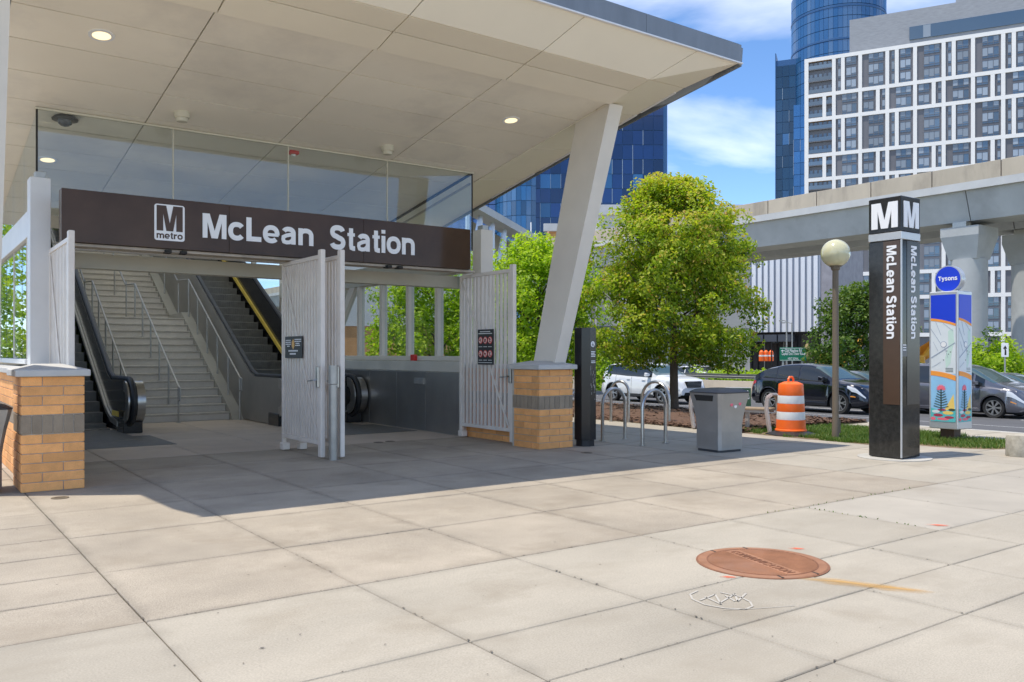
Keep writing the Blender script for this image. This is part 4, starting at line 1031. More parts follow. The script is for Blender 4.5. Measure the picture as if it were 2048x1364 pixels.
# prohibition board
A = SX(958, 729, 8.29); B = SX(989.5, 658, 8.29)
pb = thing('prohibition_sign', 'black board with six red ringed pictograms on the right gate', 'sign', (8.27, (A.y+B.y)/2, 0))
wd = abs(A.y-B.y); z0, z1 = A.z, B.z; h = z1-z0
MB().box(-.008, .004, -wd/2, wd/2, z0, z1, .002).build('plate', M_sgblack, pb, smooth=0)
M_pink2 = mat('pictogram_ground', (.80, .62, .56), .5)
def ringp(cx, cz_, r0, r1, n=20):
    return [(cx+r0*math.cos(2*math.pi*k/n), cz_+r0*math.sin(2*math.pi*k/n)) for k in range(n)]
for r2 in range(2):
    for c in range(3):
        cx = (.20+.30*c)*wd; cc = (.69-.38*r2)*h; rr = wd*.13
        flat_poly('pictogram', ringp(cx, cc, rr, 0), pb, M_red, (-.009, wd/2, z0), (0, -1, 0), (0, 0, 1), .003)
        flat_poly('pictogram', ringp(cx, cc, rr*.80, 0), pb, M_pink2, (-.013, wd/2, z0), (0, -1, 0), (0, 0, 1), .003)
        shapes = [[(-.55, -.1, -.15, .08), (.1, .3, .0, .5)], [(-.35, .1, -.5, .35), (.1, .4, -.1, .4)], [(-.2, .2, -.6, .6), (-.4, .4, .1, .3)], [(-.4, .4, -.5, .0), (-.1, .1, 0, .3)], [(-.45, .4, -.15, .2), (-.4, -.25, -.5, 0), (.2, .35, -.5, 0)], [(-.15, .2, -.6, .1), (-.05, .3, .15, .5)]][r2*3+c]
        strokes('symbol', pb, M_dark, (-.017, wd/2, z0), (0, -1, 0), (0, 0, 1), [(cx+a*rr, cx+b*rr, cc+c_*rr, cc+d*rr) for a, b, c_, d in shapes], .002)
        mb = MB(); mb.bar((-.020, wd/2-(cx-rr*.55), z0+cc+rr*.55), (-.020, wd/2-(cx+rr*.55), z0+cc-rr*.55), .003, rr*.18, (0, 0, 1)); mb.build('slash', M_red, pb, smooth=0)
strokes('small_print', pb, M_whiter, (-.009, wd/2, z0), (0, -1, 0), (0, 0, 1), [(.15*wd, .80*wd, .925*h, .945*h), (.06*wd, .92*wd, .87*h, .89*h), (.06*wd, .92*wd, .05*h, .065*h)]+[((.08+.30*c)*wd, (.30+.30*c)*wd, (.50-.38*q)*h, (.515-.38*q)*h) for c in range(3) for q in range(2)])

# ================================================================== pylon
px_, py_ = 11.49, 6.47; PW = .50; PH = 3.74
py = thing('metro_pylon', 'tall black granite pylon with white letters M and vertical McLean Station', 'pylon', (px_, py_, 0))
MB().box(.0, PW, 0, PW, .02, 3.12, .01).build('shaft', M_granb, py)
MB().box(-.004, PW+.004, -.004, PW+.004, 3.125, 3.235, .006).build('silver_band', M_alu, py)
MB().box(.0, PW, 0, PW, 3.24, PH, .008).build('head', M_black, py)
MB().box(-.006, .012, -.006, .012, .03, 3.12).build('corner_trim', M_alu, py)
MB().box(-.005, .0, .02, .27, .78, 3.11).build('brown_panel', M_pylbrown, py, smooth=0)
MB().box(.14, PW-.02, -.005, 0, .78, 3.11).build('brown_panel', mat('pylon_brown_grey', (.040, .036, .034), .2, spec=.6), py, smooth=0)
flat_poly('letter', M_poly(.40, .37, .26), py, M_white, (-.001, .45, 3.30), (0, -1, 0), (0, 0, 1), .010)
flat_poly('letter', M_poly(.40, .37, .26), py, M_white, (.05, -.001, 3.30), (1, 0, 0), (0, 0, 1), .010)
def zpx(y, D=11.99): return HC+(HOR-y)*D/F_PX
zt_, zb_ = zpx(489), zpx(677)
grotesk('McLean Station', 'lettering', py, M_white, (-.0055, .215, zt_), (0, 0, -1), (0, -1, 0), zt_-zb_, .145, .006)
grotesk('McLean Station', 'lettering', py, M_white, (.24, -.0055, zt_), (0, 0, -1), (1, 0, 0), zt_-zb_, .145, .006)
strokes('small_print', py, M_white, (0, -.006, 0), (1, 0, 0), (0, 0, 1), [(.03, .11, zpx(701-5*k+0), zpx(699-5*k)) for k in range(3)])
MB().box(.01, .20, -.004, 0, zpx(713), zpx(690)).build('small_plate', mat('pylon_plate', (.12, .12, .12), .4), py, smooth=0)
m_ = MB(); m_.lathe([(.50, .0), (.50, .010), (.0, .0105)], (px_+.25, py_+.25, 0), 40); m_.build('pylon_collar', M_kerb, kind='structure')

# ================================================================== kiosk
KC = DD(1901, 800, 14.9); kx, ky = KC.x-.25, KC.y-.25; KW = .50
D0 = .588*kx+.809*ky
def kz(y): return HC+(HOR-y)*(D0+.0)/F_PX
ki = thing('wayfinding_kiosk', 'square map kiosk with blue disc reading Tysons on top', 'kiosk', (kx, ky, 0))
zb_, zt_ = .20, kz(581)
MB().box(.13, .37, .13, .37, 0, zb_, .005).build('post', mat('kiosk_post', (.09, .05, .03), .6), ki)
MB().box(0, KW, 0, KW, zb_, zt_, .012).build('body', M_alu, ki)
lv = dict(top=kz(588), b1=kz(640), o1=kz(650), m0=kz(748), o2=kz(762), p0=kz(845))
def face(origin, xd, W_, tag_):
    x0_, x1_ = .035, W_-.035; yd = (0, 0, 1); z0 = zb_
    def band(name, m, lo, hi, th_=.004):  # lo, hi: (left, mid, right) heights
        n = 8; pts = []
        def cv(t, e): return e[0]*(1-t)**2+2*e[1]*t*(1-t)+e[2]*t*t
        pts = [(x0_+(x1_-x0_)*k/n, cv(k/n, lo)) for k in range(n+1)]+[(x0_+(x1_-x0_)*k/n, cv(k/n, hi)) for k in range(n, -1, -1)]
        return flat_poly(name, pts, ki, m, origin, xd, yd, th_)
    b = lv
    band('map_panel', M_map, (b['m0'],)*3, (b['b1']+.01,)*3, .003)
    band('blue_panel', M_blue, (b['b1']+.04, b['b1']+.02, b['b1']-.06), (b['top'],)*3, .005)
    band('orange_stripe', M_korange, (b['b1']+.0, b['b1']-.02, b['b1']-.10), (b['b1']+.042, b['b1']+.022, b['b1']-.058), .006)
    band('picture_panel', M_ksky, (b['p0'],)*3, (b['m0']-.0,)*3, .003)
    band('orange_stripe', M_korange, (b['m0']-.03, b['m0']-.04, b['m0']-.12), (b['m0']+.05, b['m0']+.04, b['m0']-.03), .006)
    mz, mt = b['m0'], b['b1']; w_ = x1_-x0_; hh = mt-mz; X = lambda q: x0_+w_*q; Z = lambda q: mz+hh*q
    flat_poly('map_green', [(X(.62), Z(.1)), (X(.80), Z(.2)), (X(.86), Z(.45)), (X(.95), Z(.6)), (X(.9), Z(.85)), (X(.7), Z(.8)), (X(.72), Z(.5)), (X(.58), Z(.3))], ki, M_mapg, origin, xd, yd, .0045)
    mb = MB(); o = Vector(origin); xv = Vector(xd); nd = xv.cross(Vector(yd))
    def ln(a, c, wdt): mb.bar(o+xv*X(a[0])+Vector((0, 0, Z(a[1])))+nd*.006, o+xv*X(c[0])+Vector((0, 0, Z(c[1])))+nd*.006, .002, wdt, (0, 0, 1))
    for a, c, wdt in (((.02, .30), (.98, .58), .012), ((.0, .85), (.5, .5), .006), ((.2, .98), (.42, .72), .005), ((.1, .6), (.3, .42), .004), ((.5, .95), (.9, .80), .004), ((.05, .12), (.4, .22), .004), ((.55, .5), (.7, .3), .004)): ln(a, c, wdt)
    mb.build('map_roads', M_kline, ki, smooth=0)
    flat_poly('map_pin', ringp(X(.52), Z(.55), .055, 0), ki, M_kline, origin, xd, yd, .006); flat_poly('map_pin', ringp(X(.52), Z(.55), .045, 0), ki, M_whiter, origin, xd, yd, .008)
    strokes('small_print', ki, M_kdark, o+nd*.0, xd, yd, [(X(.42), X(.62), Z(.56), Z(.572)), (X(.44), X(.60), Z(.53), Z(.54)), (X(.63), X(.67), Z(.42), Z(.435)), (X(.70), X(.74), Z(.36), Z(.375)), (X(.78), X(.82), Z(.40), Z(.415)), (X(.5), X(.54), Z(.25), Z(.265))]+[(X(.6), X(.9), Z(.10-.03*k), Z(.108-.03*k)) for k in range(3)], .007)
    # picture: flower over water, lily pads
    pz, pt = b['p0'], b['m0']-.05; ph = pt-pz; Pz = lambda q: pz+ph*q
    flat_poly('picture_sun', [(X(.55), Pz(.25)), (X(.97), Pz(.25)), (X(.92), Pz(.62)), (X(.75), Pz(.45))], ki, M_kyel, origin, xd, yd, .0042)
    flat_poly('picture_water', [(X(0), Pz(0)), (X(1), Pz(0)), (X(1), Pz(.30)), (X(.5), Pz(.24)), (X(0), Pz(.30))], ki, M_teal, origin, xd, yd, .0045)
    for (cx, cz_, a, b_, m) in ((.3, .14, .20, .035, M_maroon), (.7, .20, .22, .04, M_kyel), (.75, .10, .2, .03, M_maroon), (.2, .22, .16, .035, M_map), (.5, .06, .25, .03, M_pink), (.85, .27, .14, .03, M_kdark), (.45, .26, .18, .025, M_maroon), (.1, .06, .1, .04, M_pink)):
        flat_poly('lily_pad', [(X(cx)+a*w_*math.cos(q), Pz(cz_)+b_*ph*math.sin(q)) for q in [2*math.pi*k/10 for k in range(10)]], ki, m, origin, xd, yd, .0055)
    st = MB()
    for k in range(7):
        z_ = Pz(.30+.055*k)
        for s_ in (-1, 1):
            a = o+xv*X(.42)+Vector((0, 0, z_))+nd*.006; c = o+xv*X(.42+s_*(.30-.025*k))+Vector((0, 0, z_+.035))+nd*.006; st.bar(a, c, .002, .014, (0, 0, 1))
    st.bar(o+xv*X(.42)+Vector((0, 0, Pz(.22)))+nd*.006, o+xv*X(.42)+Vector((0, 0, Pz(.72)))+nd*.006, .002, .02, (0, 1, 1))
    st.build('flower_leaves', M_kdark, ki, smooth=0)
    for k in range(9):
        a = R(-10+k*25); c0 = (X(.42), Pz(.72)); r1 = .085; e = (c0[0]+r1*math.cos(a), c0[1]+r1*.9*math.sin(a)+.01); nn = (-math.sin(a)*.018, math.cos(a)*.018)
        flat_poly('petal', [c0, (c0[0]*.5+e[0]*.5+nn[0], c0[1]*.5+e[1]*.5+nn[1]), e, (c0[0]*.5+e[0]*.5-nn[0], c0[1]*.5+e[1]*.5-nn[1])], ki, M_pink, origin, xd, yd, .0065+.0004*k)
face((-.001, KW, 0), (0, -1, 0), KW, 'l'); face((0, -.001, 0), (1, 0, 0), KW, 'r')
# disc on top facing the viewer's left side like the left face
dz_ = kz(555); rd = .235
mb = MB(); n = 36
pr = lambda r, x: [(x, .25+r*math.cos(2*math.pi*k/n), dz_+r*math.sin(2*math.pi*k/n)) for k in range(n)]
vs = pr(rd, .16)+pr(rd, .30); mb.add(vs, [tuple(range(n-1, -1, -1)), tuple(range(n, 2*n))]+[(i, (i+1) % n, n+(i+1) % n, n+i) for i in range(n)])
mb.build('disc', M_alu, ki)
vs = pr(rd*.92, .155); MBd = MB(); MBd.add(vs+pr(rd*.92, .161), [tuple(range(n-1, -1, -1))]+[(i, (i+1) % n, n+(i+1) % n, n+i) for i in range(n)]); MBd.build('disc_face', M_blue, ki)
grotesk('Tysons', 'lettering', ki, M_white, (.154, .25+.165, dz_-.025), (0, -1, 0), (0, 0, 1), .33, .075, .004)

# ================================================================== black accessible call post, lamp, bike racks, bins, barrel, bench, bollard
p = DD(1170, 800, 2550/(893-708)+.15)
ap = thing('information_post', 'glossy black rounded post with white wheelchair symbol beside the right brick pier', 'post', (p.x, p.y, 0), R(99))
def oct_ring(a, b, z, k=.35): return [(a, -b*k, z), (a, b*k, z), (a*k, b, z), (-a*k, b, z), (-a, b*k, z), (-a, -b*k, z), (-a*k, -b, z), (a*k, -b, z)]
def stack(m_, rings): 
    n = len(rings[0]); vs = [v for r_ in rings for v in r_]; fs = [tuple(range(n-1, -1, -1)), tuple(range((len(rings)-1)*n, len(rings)*n))]
    for i in range(len(rings)-1):
        for k in range(n): j = (k+1) % n; fs.append((i*n+k, i*n+j, (i+1)*n+j, (i+1)*n+k))
    m_.add(vs, fs); return m_
stack(MB(), [oct_ring(.145, .145, z, .42) for z in (.0, .10)]).build('foot', M_rubber, ap)
stack(MB(), [oct_ring(.172, .172, z, .42) for z in (.105, 1.92)]+[oct_ring(.16, .16, 1.93, .42)]).build('shaft', M_black, ap)
fo = (-.172-.001, .172*.42, 0)
nrm_x = (0, -1, 0)
# the face turned to the viewer is local -X; its right direction is -Y
flat_poly('symbol_disc', ringp(.06, 1.66, .048, 0), ap, M_white, fo, nrm_x, (0, 0, 1), .004)
put_text('\u267f', 'symbol', ap, M_black, (fo[0]-.0045, fo[1]-.035, 1.63), nrm_x, (0, 0, 1), .05, .06, 0, thick=.002) if False else None
strokes('symbol', ap, M_black, (fo[0]-.0045, fo[1], 0), nrm_x, (0, 0, 1), [(.052, .060, 1.64, 1.68), (.052, .075, 1.655, 1.662), (.070, .078, 1.635, 1.66), (.040, .046, 1.635, 1.66), (.046, .066, 1.628, 1.634), (.052, .061, 1.685, 1.695)], .002)
strokes('small_print', ap, M_white, fo, nrm_x, (0, 0, 1), [(.02, .02+w__, 1.53-.025*k, 1.543-.025*k) for k, w__ in enumerate((.10, .085, .11, .10))]+[(.02, .12, 1.38, 1.392), (.02, .125, 1.355, 1.367)], .002)
fo2 = Vector((-.172*.42, -.172, 0)); d2 = Vector((0, 0, 1))
scr = []
r_ = random.Random(11)
mb = MB()
for k in range(26):
    y = r_.uniform(-.06, .06); z = r_.uniform(.75, 1.25); mb.box(-.1745, -.1735, y, y+r_.uniform(.003, .012), z, z+r_.uniform(.01, .08))
mb.build('scratches', M_chalk, ap, smooth=0)
dA = Vector((-.172, -.172*.42, 0)); dB = Vector((-.172*.42, -.172, 0)); dd_ = (dB-dA).normalized()
flat_poly('symbol_disc', ringp(.06, 1.66, .045, 0), ap, M_white, dA, dd_, (0, 0, 1), .004)
strokes('symbol', ap, M_black, dA+dd_.cross(Vector((0, 0, 1)))*.0045, dd_, (0, 0, 1), [(.045, .075, 1.63, 1.635), (.045, .05, 1.635, 1.69), (.07, .075, 1.635, 1.69), (.045, .075, 1.66, 1.665), (.045, .075, 1.685, 1.69)], .002)

p = G(1671, 880)
lp_ = thing('globe_lamp', 'bronze lamp post with cream glass globe beside the tall pylon', 'street lamp', (p.x, p.y, 0))
Dl = .588*p.x+.809*p.y; lz = HC+(HOR-507)*Dl/F_PX
MB().lathe([(.085, 0), (.085, .02), (.062, .025), (.058, .30), (.055, .32), (.052, lz-.30), (.075, lz-.28), (.08, lz-.20), (.0, lz-.19)], n=18).build('pole', M_bronze, lp_)
MB().box(.03, .09, -.05, .05, .12, .36, .01).build('hand_hole_cover', M_bronze, lp_)
glb = [(.09, -.215)]+[(.245*math.sin(R(a)), -.245*math.cos(R(a))) for a in range(30, 181, 10)]
MB().lathe([(r, z+lz) for r, z in glb], n=28).build('globe', M_globe, lp_, smooth=60)
MB().lathe([(.10, lz-.235), (.10, lz-.19), (.0, lz-.185)], n=18).build('collar', M_bronze, lp_)
MB().tube([(0, 0, lz+.22), (.35, .1, lz+.20), (.6, .2, lz-.1)], .006, 6).build('cable', M_dull, lp_) if False else None

def rack(label, a, b, h=.90):
    a = Vector(a); b = Vector(b); c = (a+b)/2; L = (b-a).length; o = thing('bike_rack', label, 'bike rack', (c.x, c.y, 0), math.atan2(b.y-a.y, b.x-a.x), 'stainless bicycle racks')
    r = L/2; pts = [(-r, 0, 0), (-r, 0, h-r)]+[(r*math.cos(q), 0, h-r+r*math.sin(q)) for q in [R(180-15*k) for k in range(1, 12)]]+[(r, 0, h-r), (r, 0, 0)]
    MB().tube(pts, .031, 12).build('hoop', M_stain, o)
    for x in (-r, r): MB().lathe([(.055, 0), (.055, .012), (.032, .013)], (x, 0, 0), 14).build('flange', M_stain, o)
rack('stainless hoop bike rack nearest the black information post', G(1205, 882), G(1250, 878))
rack('stainless hoop bike rack nearest the grey bin', G(1285, 891), G(1331, 886))
rack('far narrow bike rack by the mulch bed, behind the left hoop', G(1222, 843), G(1257, 845))
rack('far narrow bike rack behind the right hoop in front of the tree', G(1333, 846)+Vector((-.3, .45, 0)), G(1338, 849))
rack('bike rack mostly hidden behind the black information post', G(1140, 880), G(1180, 877))

def bin_(label, c, rz=0, group='square flared litter bins'):
    o = thing('litter_bin', label, 'litter bin', (c[0], c[1], 0), rz, group)
    def sq(a, z, k=.85): return [(a, -a*k, z), (a, a*k, z), (a*k, a, z), (-a*k, a, z), (-a, a*k, z), (-a, -a*k, z), (-a*k, -a, z), (a*k, -a, z)]
    stack(MB(), [sq(.245, z) for z in (.0, .03)]).build('foot', M_binlid, o)
    stack(MB(), [sq(.262, .035), sq(.262, .40), sq(.275, .52), sq(.30, .68), sq(.325, .80), sq(.345, .90)]).build('body', M_bin, o, smooth=20)
    stack(MB(), [sq(.352, .903, .8), sq(.355, .915, .8), sq(.29, .955, .8), sq(.12, .975, .8)]).build('lid', M_binlid, o)
    for ang in (0, 90, 180, 270):
        M4 = Matrix.Rotation(R(ang), 3, 'Z'); mb = MB()
        pts = [(-.17, .78), (.17, .78), (.20, .87), (-.20, .87)]
        f0 = [M4 @ Vector((x, -(.325+(z-.80)*.2)-.004, z)) for x, z in pts]; f1 = [M4 @ Vector((x, -(.325+(z-.80)*.2)+.02, z)) for x, z in pts]
        if ang in (270, 90): mb.hexa(f1, f0).build('opening', M_dark, o, smooth=0)
        rects = MB()
        for zz in np.arange(.10, .30, .018):
            p0 = M4 @ Vector((-.20, -.2635, zz)); p1 = M4 @ Vector((.20, -.2635, zz)); rects.bar(p0, p1, .006, .008)
        rects.build('vent_louvres', M_bin, o, smooth=0)
    return o
bc = (G(1394, 900)+G(1478, 902))/2
b1 = bin_('grey flared litter bin standing between the bike racks and the orange drum', (bc.x+.03, bc.y+.0), R(-3))
for k, (z, y, m) in enumerate(((.72, -.13, M_red), (.70, -.06, M_white), (.73, .03, M_red))):
    pass
for x, z, m in ((-.06, .73, M_pink), (.03, .70, M_white), (.12, .74, M_pink)):
    yy = -(.30+(z-.68)*.21)-.001
    flat_poly('sticker', ringp(x, z, .030, 0, 12), b1, m, (0, yy, 0), (1, 0, 0), (0, 0, 1), .002)
bin_('grey flared litter bin cut off by the left edge, beside the sunlit brick wall', (G(-62, 985).x, G(-62, 985).y), R(8))

p = G(1579, 867)
br = thing('traffic_drum', 'orange and white striped traffic drum on a black rubber base', 'traffic drum', (13.5, 9.75, 0))
segs = [(.11, .28, .262, .262, M_orange), (.283, .43, .255, .250, M_whiter), (.433, .58, .245, .242, M_orange), (.583, .73, .238, .233, M_whiter), (.733, .93, .228, .222, M_orange)]
for i, (z0, z1, r0, r1, m) in enumerate(segs):
    prof = [(r0, z0), (r0+.004, z0+.012), (r1, z1)]+([(.215, .945), (.12, .985), (.0, .99)] if i == 4 else [])
    if i == 0: prof = [(.285, .075), (.285, .10), (.262, .115)]+prof[1:]
    MB().lathe(prof, n=32).build('orange_band' if m is M_orange else 'white_band', m, br, smooth=25)
MB().tube([(-.075, 0, .96), (-.075, 0, 1.03), (-.045, 0, 1.07), (.045, 0, 1.07), (.075, 0, 1.03), (.075, 0, .96)], .020, 8).build('handle', M_orange, br)
MB().lathe([(.46, 0), (.46, .02), (.33, .06), (.29, .075)], n=8).build('rubber_base', M_rubber, br, smooth=0)

a = G(1388, 858); b = G(1540, 866)
bv = (b-a); L = bv.length; bn = thing('bench', 'low street bench with curved metal loop arms behind the bin and drum', 'bench', (a.x, a.y, 0), math.atan2(bv.y, bv.x))
for x in (0, L):
    pts = [(x, .0, .02), (x-.02, .0, .12), (x-.07, .0, .45), (x-.06, .02, .66), (x-.01, .10, .72), (x, .35, .71), (x, .48, .60), (x, .50, .05)]
    mb = MB()
    for p, q in zip(pts[:-1], pts[1:]): mb.bar(p, q, .07, .045, (0, 1, .01))
    mb.tube(pts, .032, 8); mb.build('arm', M_slat, bn, smooth=40)
for k in range(5): MB().box(.05, L-.05, .06+k*.09, .13+k*.09, .42, .455, .005).build('seat_slat', M_wood, bn)
MB().box(.05, L-.05, .10, .14, .37, .415).build('seat_frame', M_slat, bn); MB().box(.05, L-.05, .38, .42, .37, .415).build('seat_frame', M_slat, bn)
for x in (L*.33, L*.66): MB().box(x-.03, x+.03, .2, .28, 0, .37).build('leg', M_slat, bn)

p = G(2046, 915)
bo = thing('concrete_bollard', 'short round weathered concrete bollard at the right edge of the plaza', 'bollard', (p.x+.14, p.y+.10, 0))
M_boll = mat('bollard_concrete', (.42, .38, .30), .9, var=.3, vscale=7, bump=.6, bscale=40, stain=(.22, .18, .13), sscale=4)
MB().lathe([(.185, 0), (.19, .02), (.185, .27), (.17, .31), (.0, .325)], n=24).build('body', M_boll, bo)

# manhole
a = G(1470, 1103); b = G(1592, 1148); mc = Vector((5.04, 3.885, 0)); ang = math.atan2(b.y-a.y, b.x-a.x)
mh = thing('manhole_cover', 'rusty round iron manhole cover set in the paving, lettered communication', 'manhole cover', (mc.x, mc.y, 0), ang)
MB().lathe([(.462, .0015), (.462, .006), (.425, .007), (.0, .0072)], n=56).build('frame_ring', M_rustd, mh)
MB().lathe([(.447, .0072), (.442, .0105), (.40, .0108), (.3975, .0098)], n=56, cap=True).build('lid', M_rust, mh, smooth=0)
mb = MB(); y = -.365
while y < .37:
    if abs(y) > .062:
        h_ = math.sqrt(.378**2-y*y); mb.box(-h_, h_, y, y+.007, .0092, .0125)
    y += .0165
mb.build('ribs', M_rust, mh, smooth=0)
MB().lathe([(.387, .0092), (.387, .0125), (.377, .0125), (.377, .0092)], n=56).build('inner_ring', M_rustd, mh)
put_text('COMMUNICATION', 'lettering', mh, M_rustd, (-.335, -.042, .0093), (1, 0, 0), (0, 1, 0), .67, .070, .0, 1.12, thick=.004)
for q in (20, 160, 200, 340): MB().box(-.03, .03, -.008, .008, .0072, .0112).build('pick_hole', M_dark, mh, loc=(.42*math.cos(R(q)), .42*math.sin(R(q)), 0))
def blot(name, m, pts, z=.0045):
    P = [G(x, y) for x, y in pts]; o = Vector((P[0].x, P[0].y, z)); mb = MB(); mb.add([(p.x, p.y, z) for p in P], [tuple(range(len(P)))]); ob = mb.build(name, m, plaza, smooth=0); return ob
def soft(name, col, alpha, centre, rx, ry, ang=0):
    """translucent stain with a ragged edge"""
    key = name+'_mat'
    if key not in MATS:
        m = bpy.data.materials.new(key); m.use_nodes = True; nt = m.node_tree; N = nt.nodes; L_ = nt.links; b = N['Principled BSDF']; b.inputs['Base Color'].default_value = (*col, 1); b.inputs['Roughness'].default_value = .85
        tc = N.new('ShaderNodeTexCoord'); ln = N.new('ShaderNodeVectorMath'); ln.operation = 'LENGTH'; L_.new(tc.outputs['Object'], ln.inputs[0])
        no = N.new('ShaderNodeTexNoise'); no.inputs['Scale'].default_value = 2.2; no.inputs['Detail'].default_value = 7; L_.new(tc.outputs['Object'], no.inputs[0])
        a1 = N.new('ShaderNodeMath'); a1.operation = 'MULTIPLY_ADD'; a1.inputs[1].default_value = 1.2; L_.new(no.outputs[0], a1.inputs[0]); L_.new(ln.outputs['Value'], a1.inputs[2])
        mr = N.new('ShaderNodeMapRange'); mr.inputs[1].default_value = .7; mr.inputs[2].default_value = 1.25; mr.inputs[3].default_value = alpha; mr.inputs[4].default_value = 0; L_.new(a1.outputs[0], mr.inputs[0]); L_.new(mr.outputs[0], b.inputs['Alpha'])
        MATS[key] = m
    mb = MB(); mb.add([(-1, -1, 0), (1, -1, 0), (1, 1, 0), (-1, 1, 0)], [(0, 1, 2, 3)]); c = G(*centre)
    o = mb.build(name, MATS[key], plaza, smooth=0); o.location = (c.x, c.y, .0045+.0006*rnd.random()); o.scale = (rx, ry, 1); o.rotation_euler = (0, 0, ang); return o
soft('rust_stain', (.62, .36, .10), .6, (1690, 1166), .55, .14, R(-62)); soft('rust_stain', (.62, .36, .10), .5, (1790, 1178), .40, .12, R(-62))
soft('spray_mark', (.85, .16, .07), .95, (1595, 1098), .10, .05, R(-50)); soft('spray_mark', (.85, .16, .07), .95, (1458, 1155), .09, .045, R(-50)); soft('spray_mark', (.85, .16, .07), .95, (1878, 1051), .15, .06, R(-55))
soft('gum_spot', (.10, .09, .08), .9, (524, 1297), .028, .022)
for (x, y) in ((497, 1151), (436, 1227), (570, 1134), (250, 1005), (34, 1059), (114, 1170), (349, 1332), (1110, 1085), (1000, 1105), (1480, 980), (900, 1020), (1200, 1130), (770, 1290), (600, 1270), (1380, 1250), (960, 1000)): soft('gum_spot', (.10, .09, .08), .8, (x, y), .016, .012, rnd.random())
for (x, y, r_) in ((840, 1250, .5), (560, 1240, .55), (250, 1120, .5), (1150, 1000, .8), (1500, 1230, .6), (1850, 980, .7), (700, 950, .6), (1250, 940, .8), (450, 1080, .45), (1000, 1180, .5), (1720, 1230, .4)):
    soft('faint_stain', (.36, .29, .20), .13, (x, y), r_, r_*.7, rnd.random()*3)
mb = MB()
def scribble(pts, w_=.013):
    P = [G(x, y) for x, y in pts]
    for p, q in zip(P[:-1], P[1:]): mb.bar((p.x, p.y, .0052), (q.x, q.y, .0052), w_, .0008)
scribble([(1395, 1183), (1380, 1190), (1385, 1200), (1410, 1211), (1450, 1218), (1490, 1220), (1505, 1214), (1500, 1205), (1480, 1195), (1440, 1186)])
scribble([(1400, 1202), (1430, 1190), (1442, 1210), (1410, 1195)]); scribble([(1440, 1207), (1470, 1189), (1475, 1204), (1492, 1188)]); scribble([(1450, 1192), (1470, 1204)]); scribble([(1445, 1222), (1520, 1218), (1590, 1213)], .005)
mb.build('chalk_mark', M_chalk, plaza, smooth=0)
dr = thing('drain_cover', 'small round bronze drain cover in the paving beside the left brick pier', 'drain cover', (G(120, 996).x, G(120, 996).y, 0)); MB().lathe([(.085, .0015), (.085, .006), (.0, .0065)], n=24).build('lid', M_bronze, dr)
MB().box(-.05, .05, -.006, .006, .006, .0085).build('slot', M_dark, dr)
dr2 = copy_tree(dr, None, 'small round drain cover in the paving below the black information post', (G(1203, 903).x-.3, G(1203, 903).y, 0))
dr3 = copy_tree(dr, None, 'left of the two small round drain covers under the canopy near the right gate', (G(757, 885).x, G(757, 885).y, 0))
dr4 = copy_tree(dr, None, 'right of the two small round drain covers under the canopy near the right gate', (G(780, 883).x, G(780, 883).y, 0))
# yard sign
p = DD(1476, 793, 17.0); ys_ = thing('yard_sign', 'small dark green landscaping yard sign standing behind the grey bin', 'sign', (p.x, p.y, 0), R(-36-12))
hz = HC+(HOR-793)*17/F_PX
MB().box(-.25, .25, -.005, .005, hz-.19, hz+.17).build('board', M_dgreen, ys_); MB().box(-.25, .25, -.004, .006, hz+.17, hz+.185).build('edge', M_whiter, ys_)
put_text('DOUGLAS', 'lettering', ys_, M_white, (-.12, -.006, hz+.05), (1, 0, 0), (0, 0, 1), .32, .075, .02, thick=.002); put_text('LANDSCAPING', 'lettering', ys_, M_white, (-.20, -.006, hz-.05), (1, 0, 0), (0, 0, 1), .42, .07, .02, thick=.002)
flat_poly('logo', [(-.20, .06), (-.165, .05), (-.14, .12), (-.16, .10), (-.175, .09)], ys_, M_white, (0, -.006, hz), (1, 0, 0), (0, 0, 1), .002)
for x in (-.15, .15): MB().tube([(x, 0, 0), (x, 0, hz)], .006, 6).build('stake', M_dull, ys_)
# joint weeds
grass('joint_weeds', 50, lambda g: ((lambda q: (7.2+g.normal(0, .01), q))(g.uniform(3.75, 5.0)) if g.random() < .5 else (g.uniform(6.6, 9.5), 5.06+g.normal(0, .01))), .008, .022, 9)

# chips and grit along the joints near the viewer
g_ = random.Random(17); mb = MB()
for k in range(420):
    if g_.random() < .5: x = g_.choice([s for s in SL if 0 < s < 12]); y = g_.uniform(2.4, 9); x += g_.gauss(0, .004)
    else: y = g_.choice([t for t in TL if 2 < t < 10]); x = g_.uniform(.5, 12); y += g_.gauss(0, .004)
    s = g_.uniform(.003, .011); n = 6; mb.add([(x+s*g_.uniform(.5, 1.3)*math.cos(q*1.047), y+s*g_.uniform(.5, 1.3)*math.sin(q*1.047), .0042) for q in range(n)], [tuple(range(n))])
for k in range(260):
    x = g_.uniform(.3, 12); y = g_.uniform(2.3, 9.5); s = g_.uniform(.0015, .006); n = 6; mb.add([(x+s*g_.uniform(.6, 1.2)*math.cos(q*1.047), y+s*g_.uniform(.6, 1.2)*math.sin(q*1.047), .0042) for q in range(n)], [tuple(range(n))])
mb.build('joint_grit', mat('grit', (.13, .11, .085), .95), plaza, smooth=0)['kind'] = 'stuff'

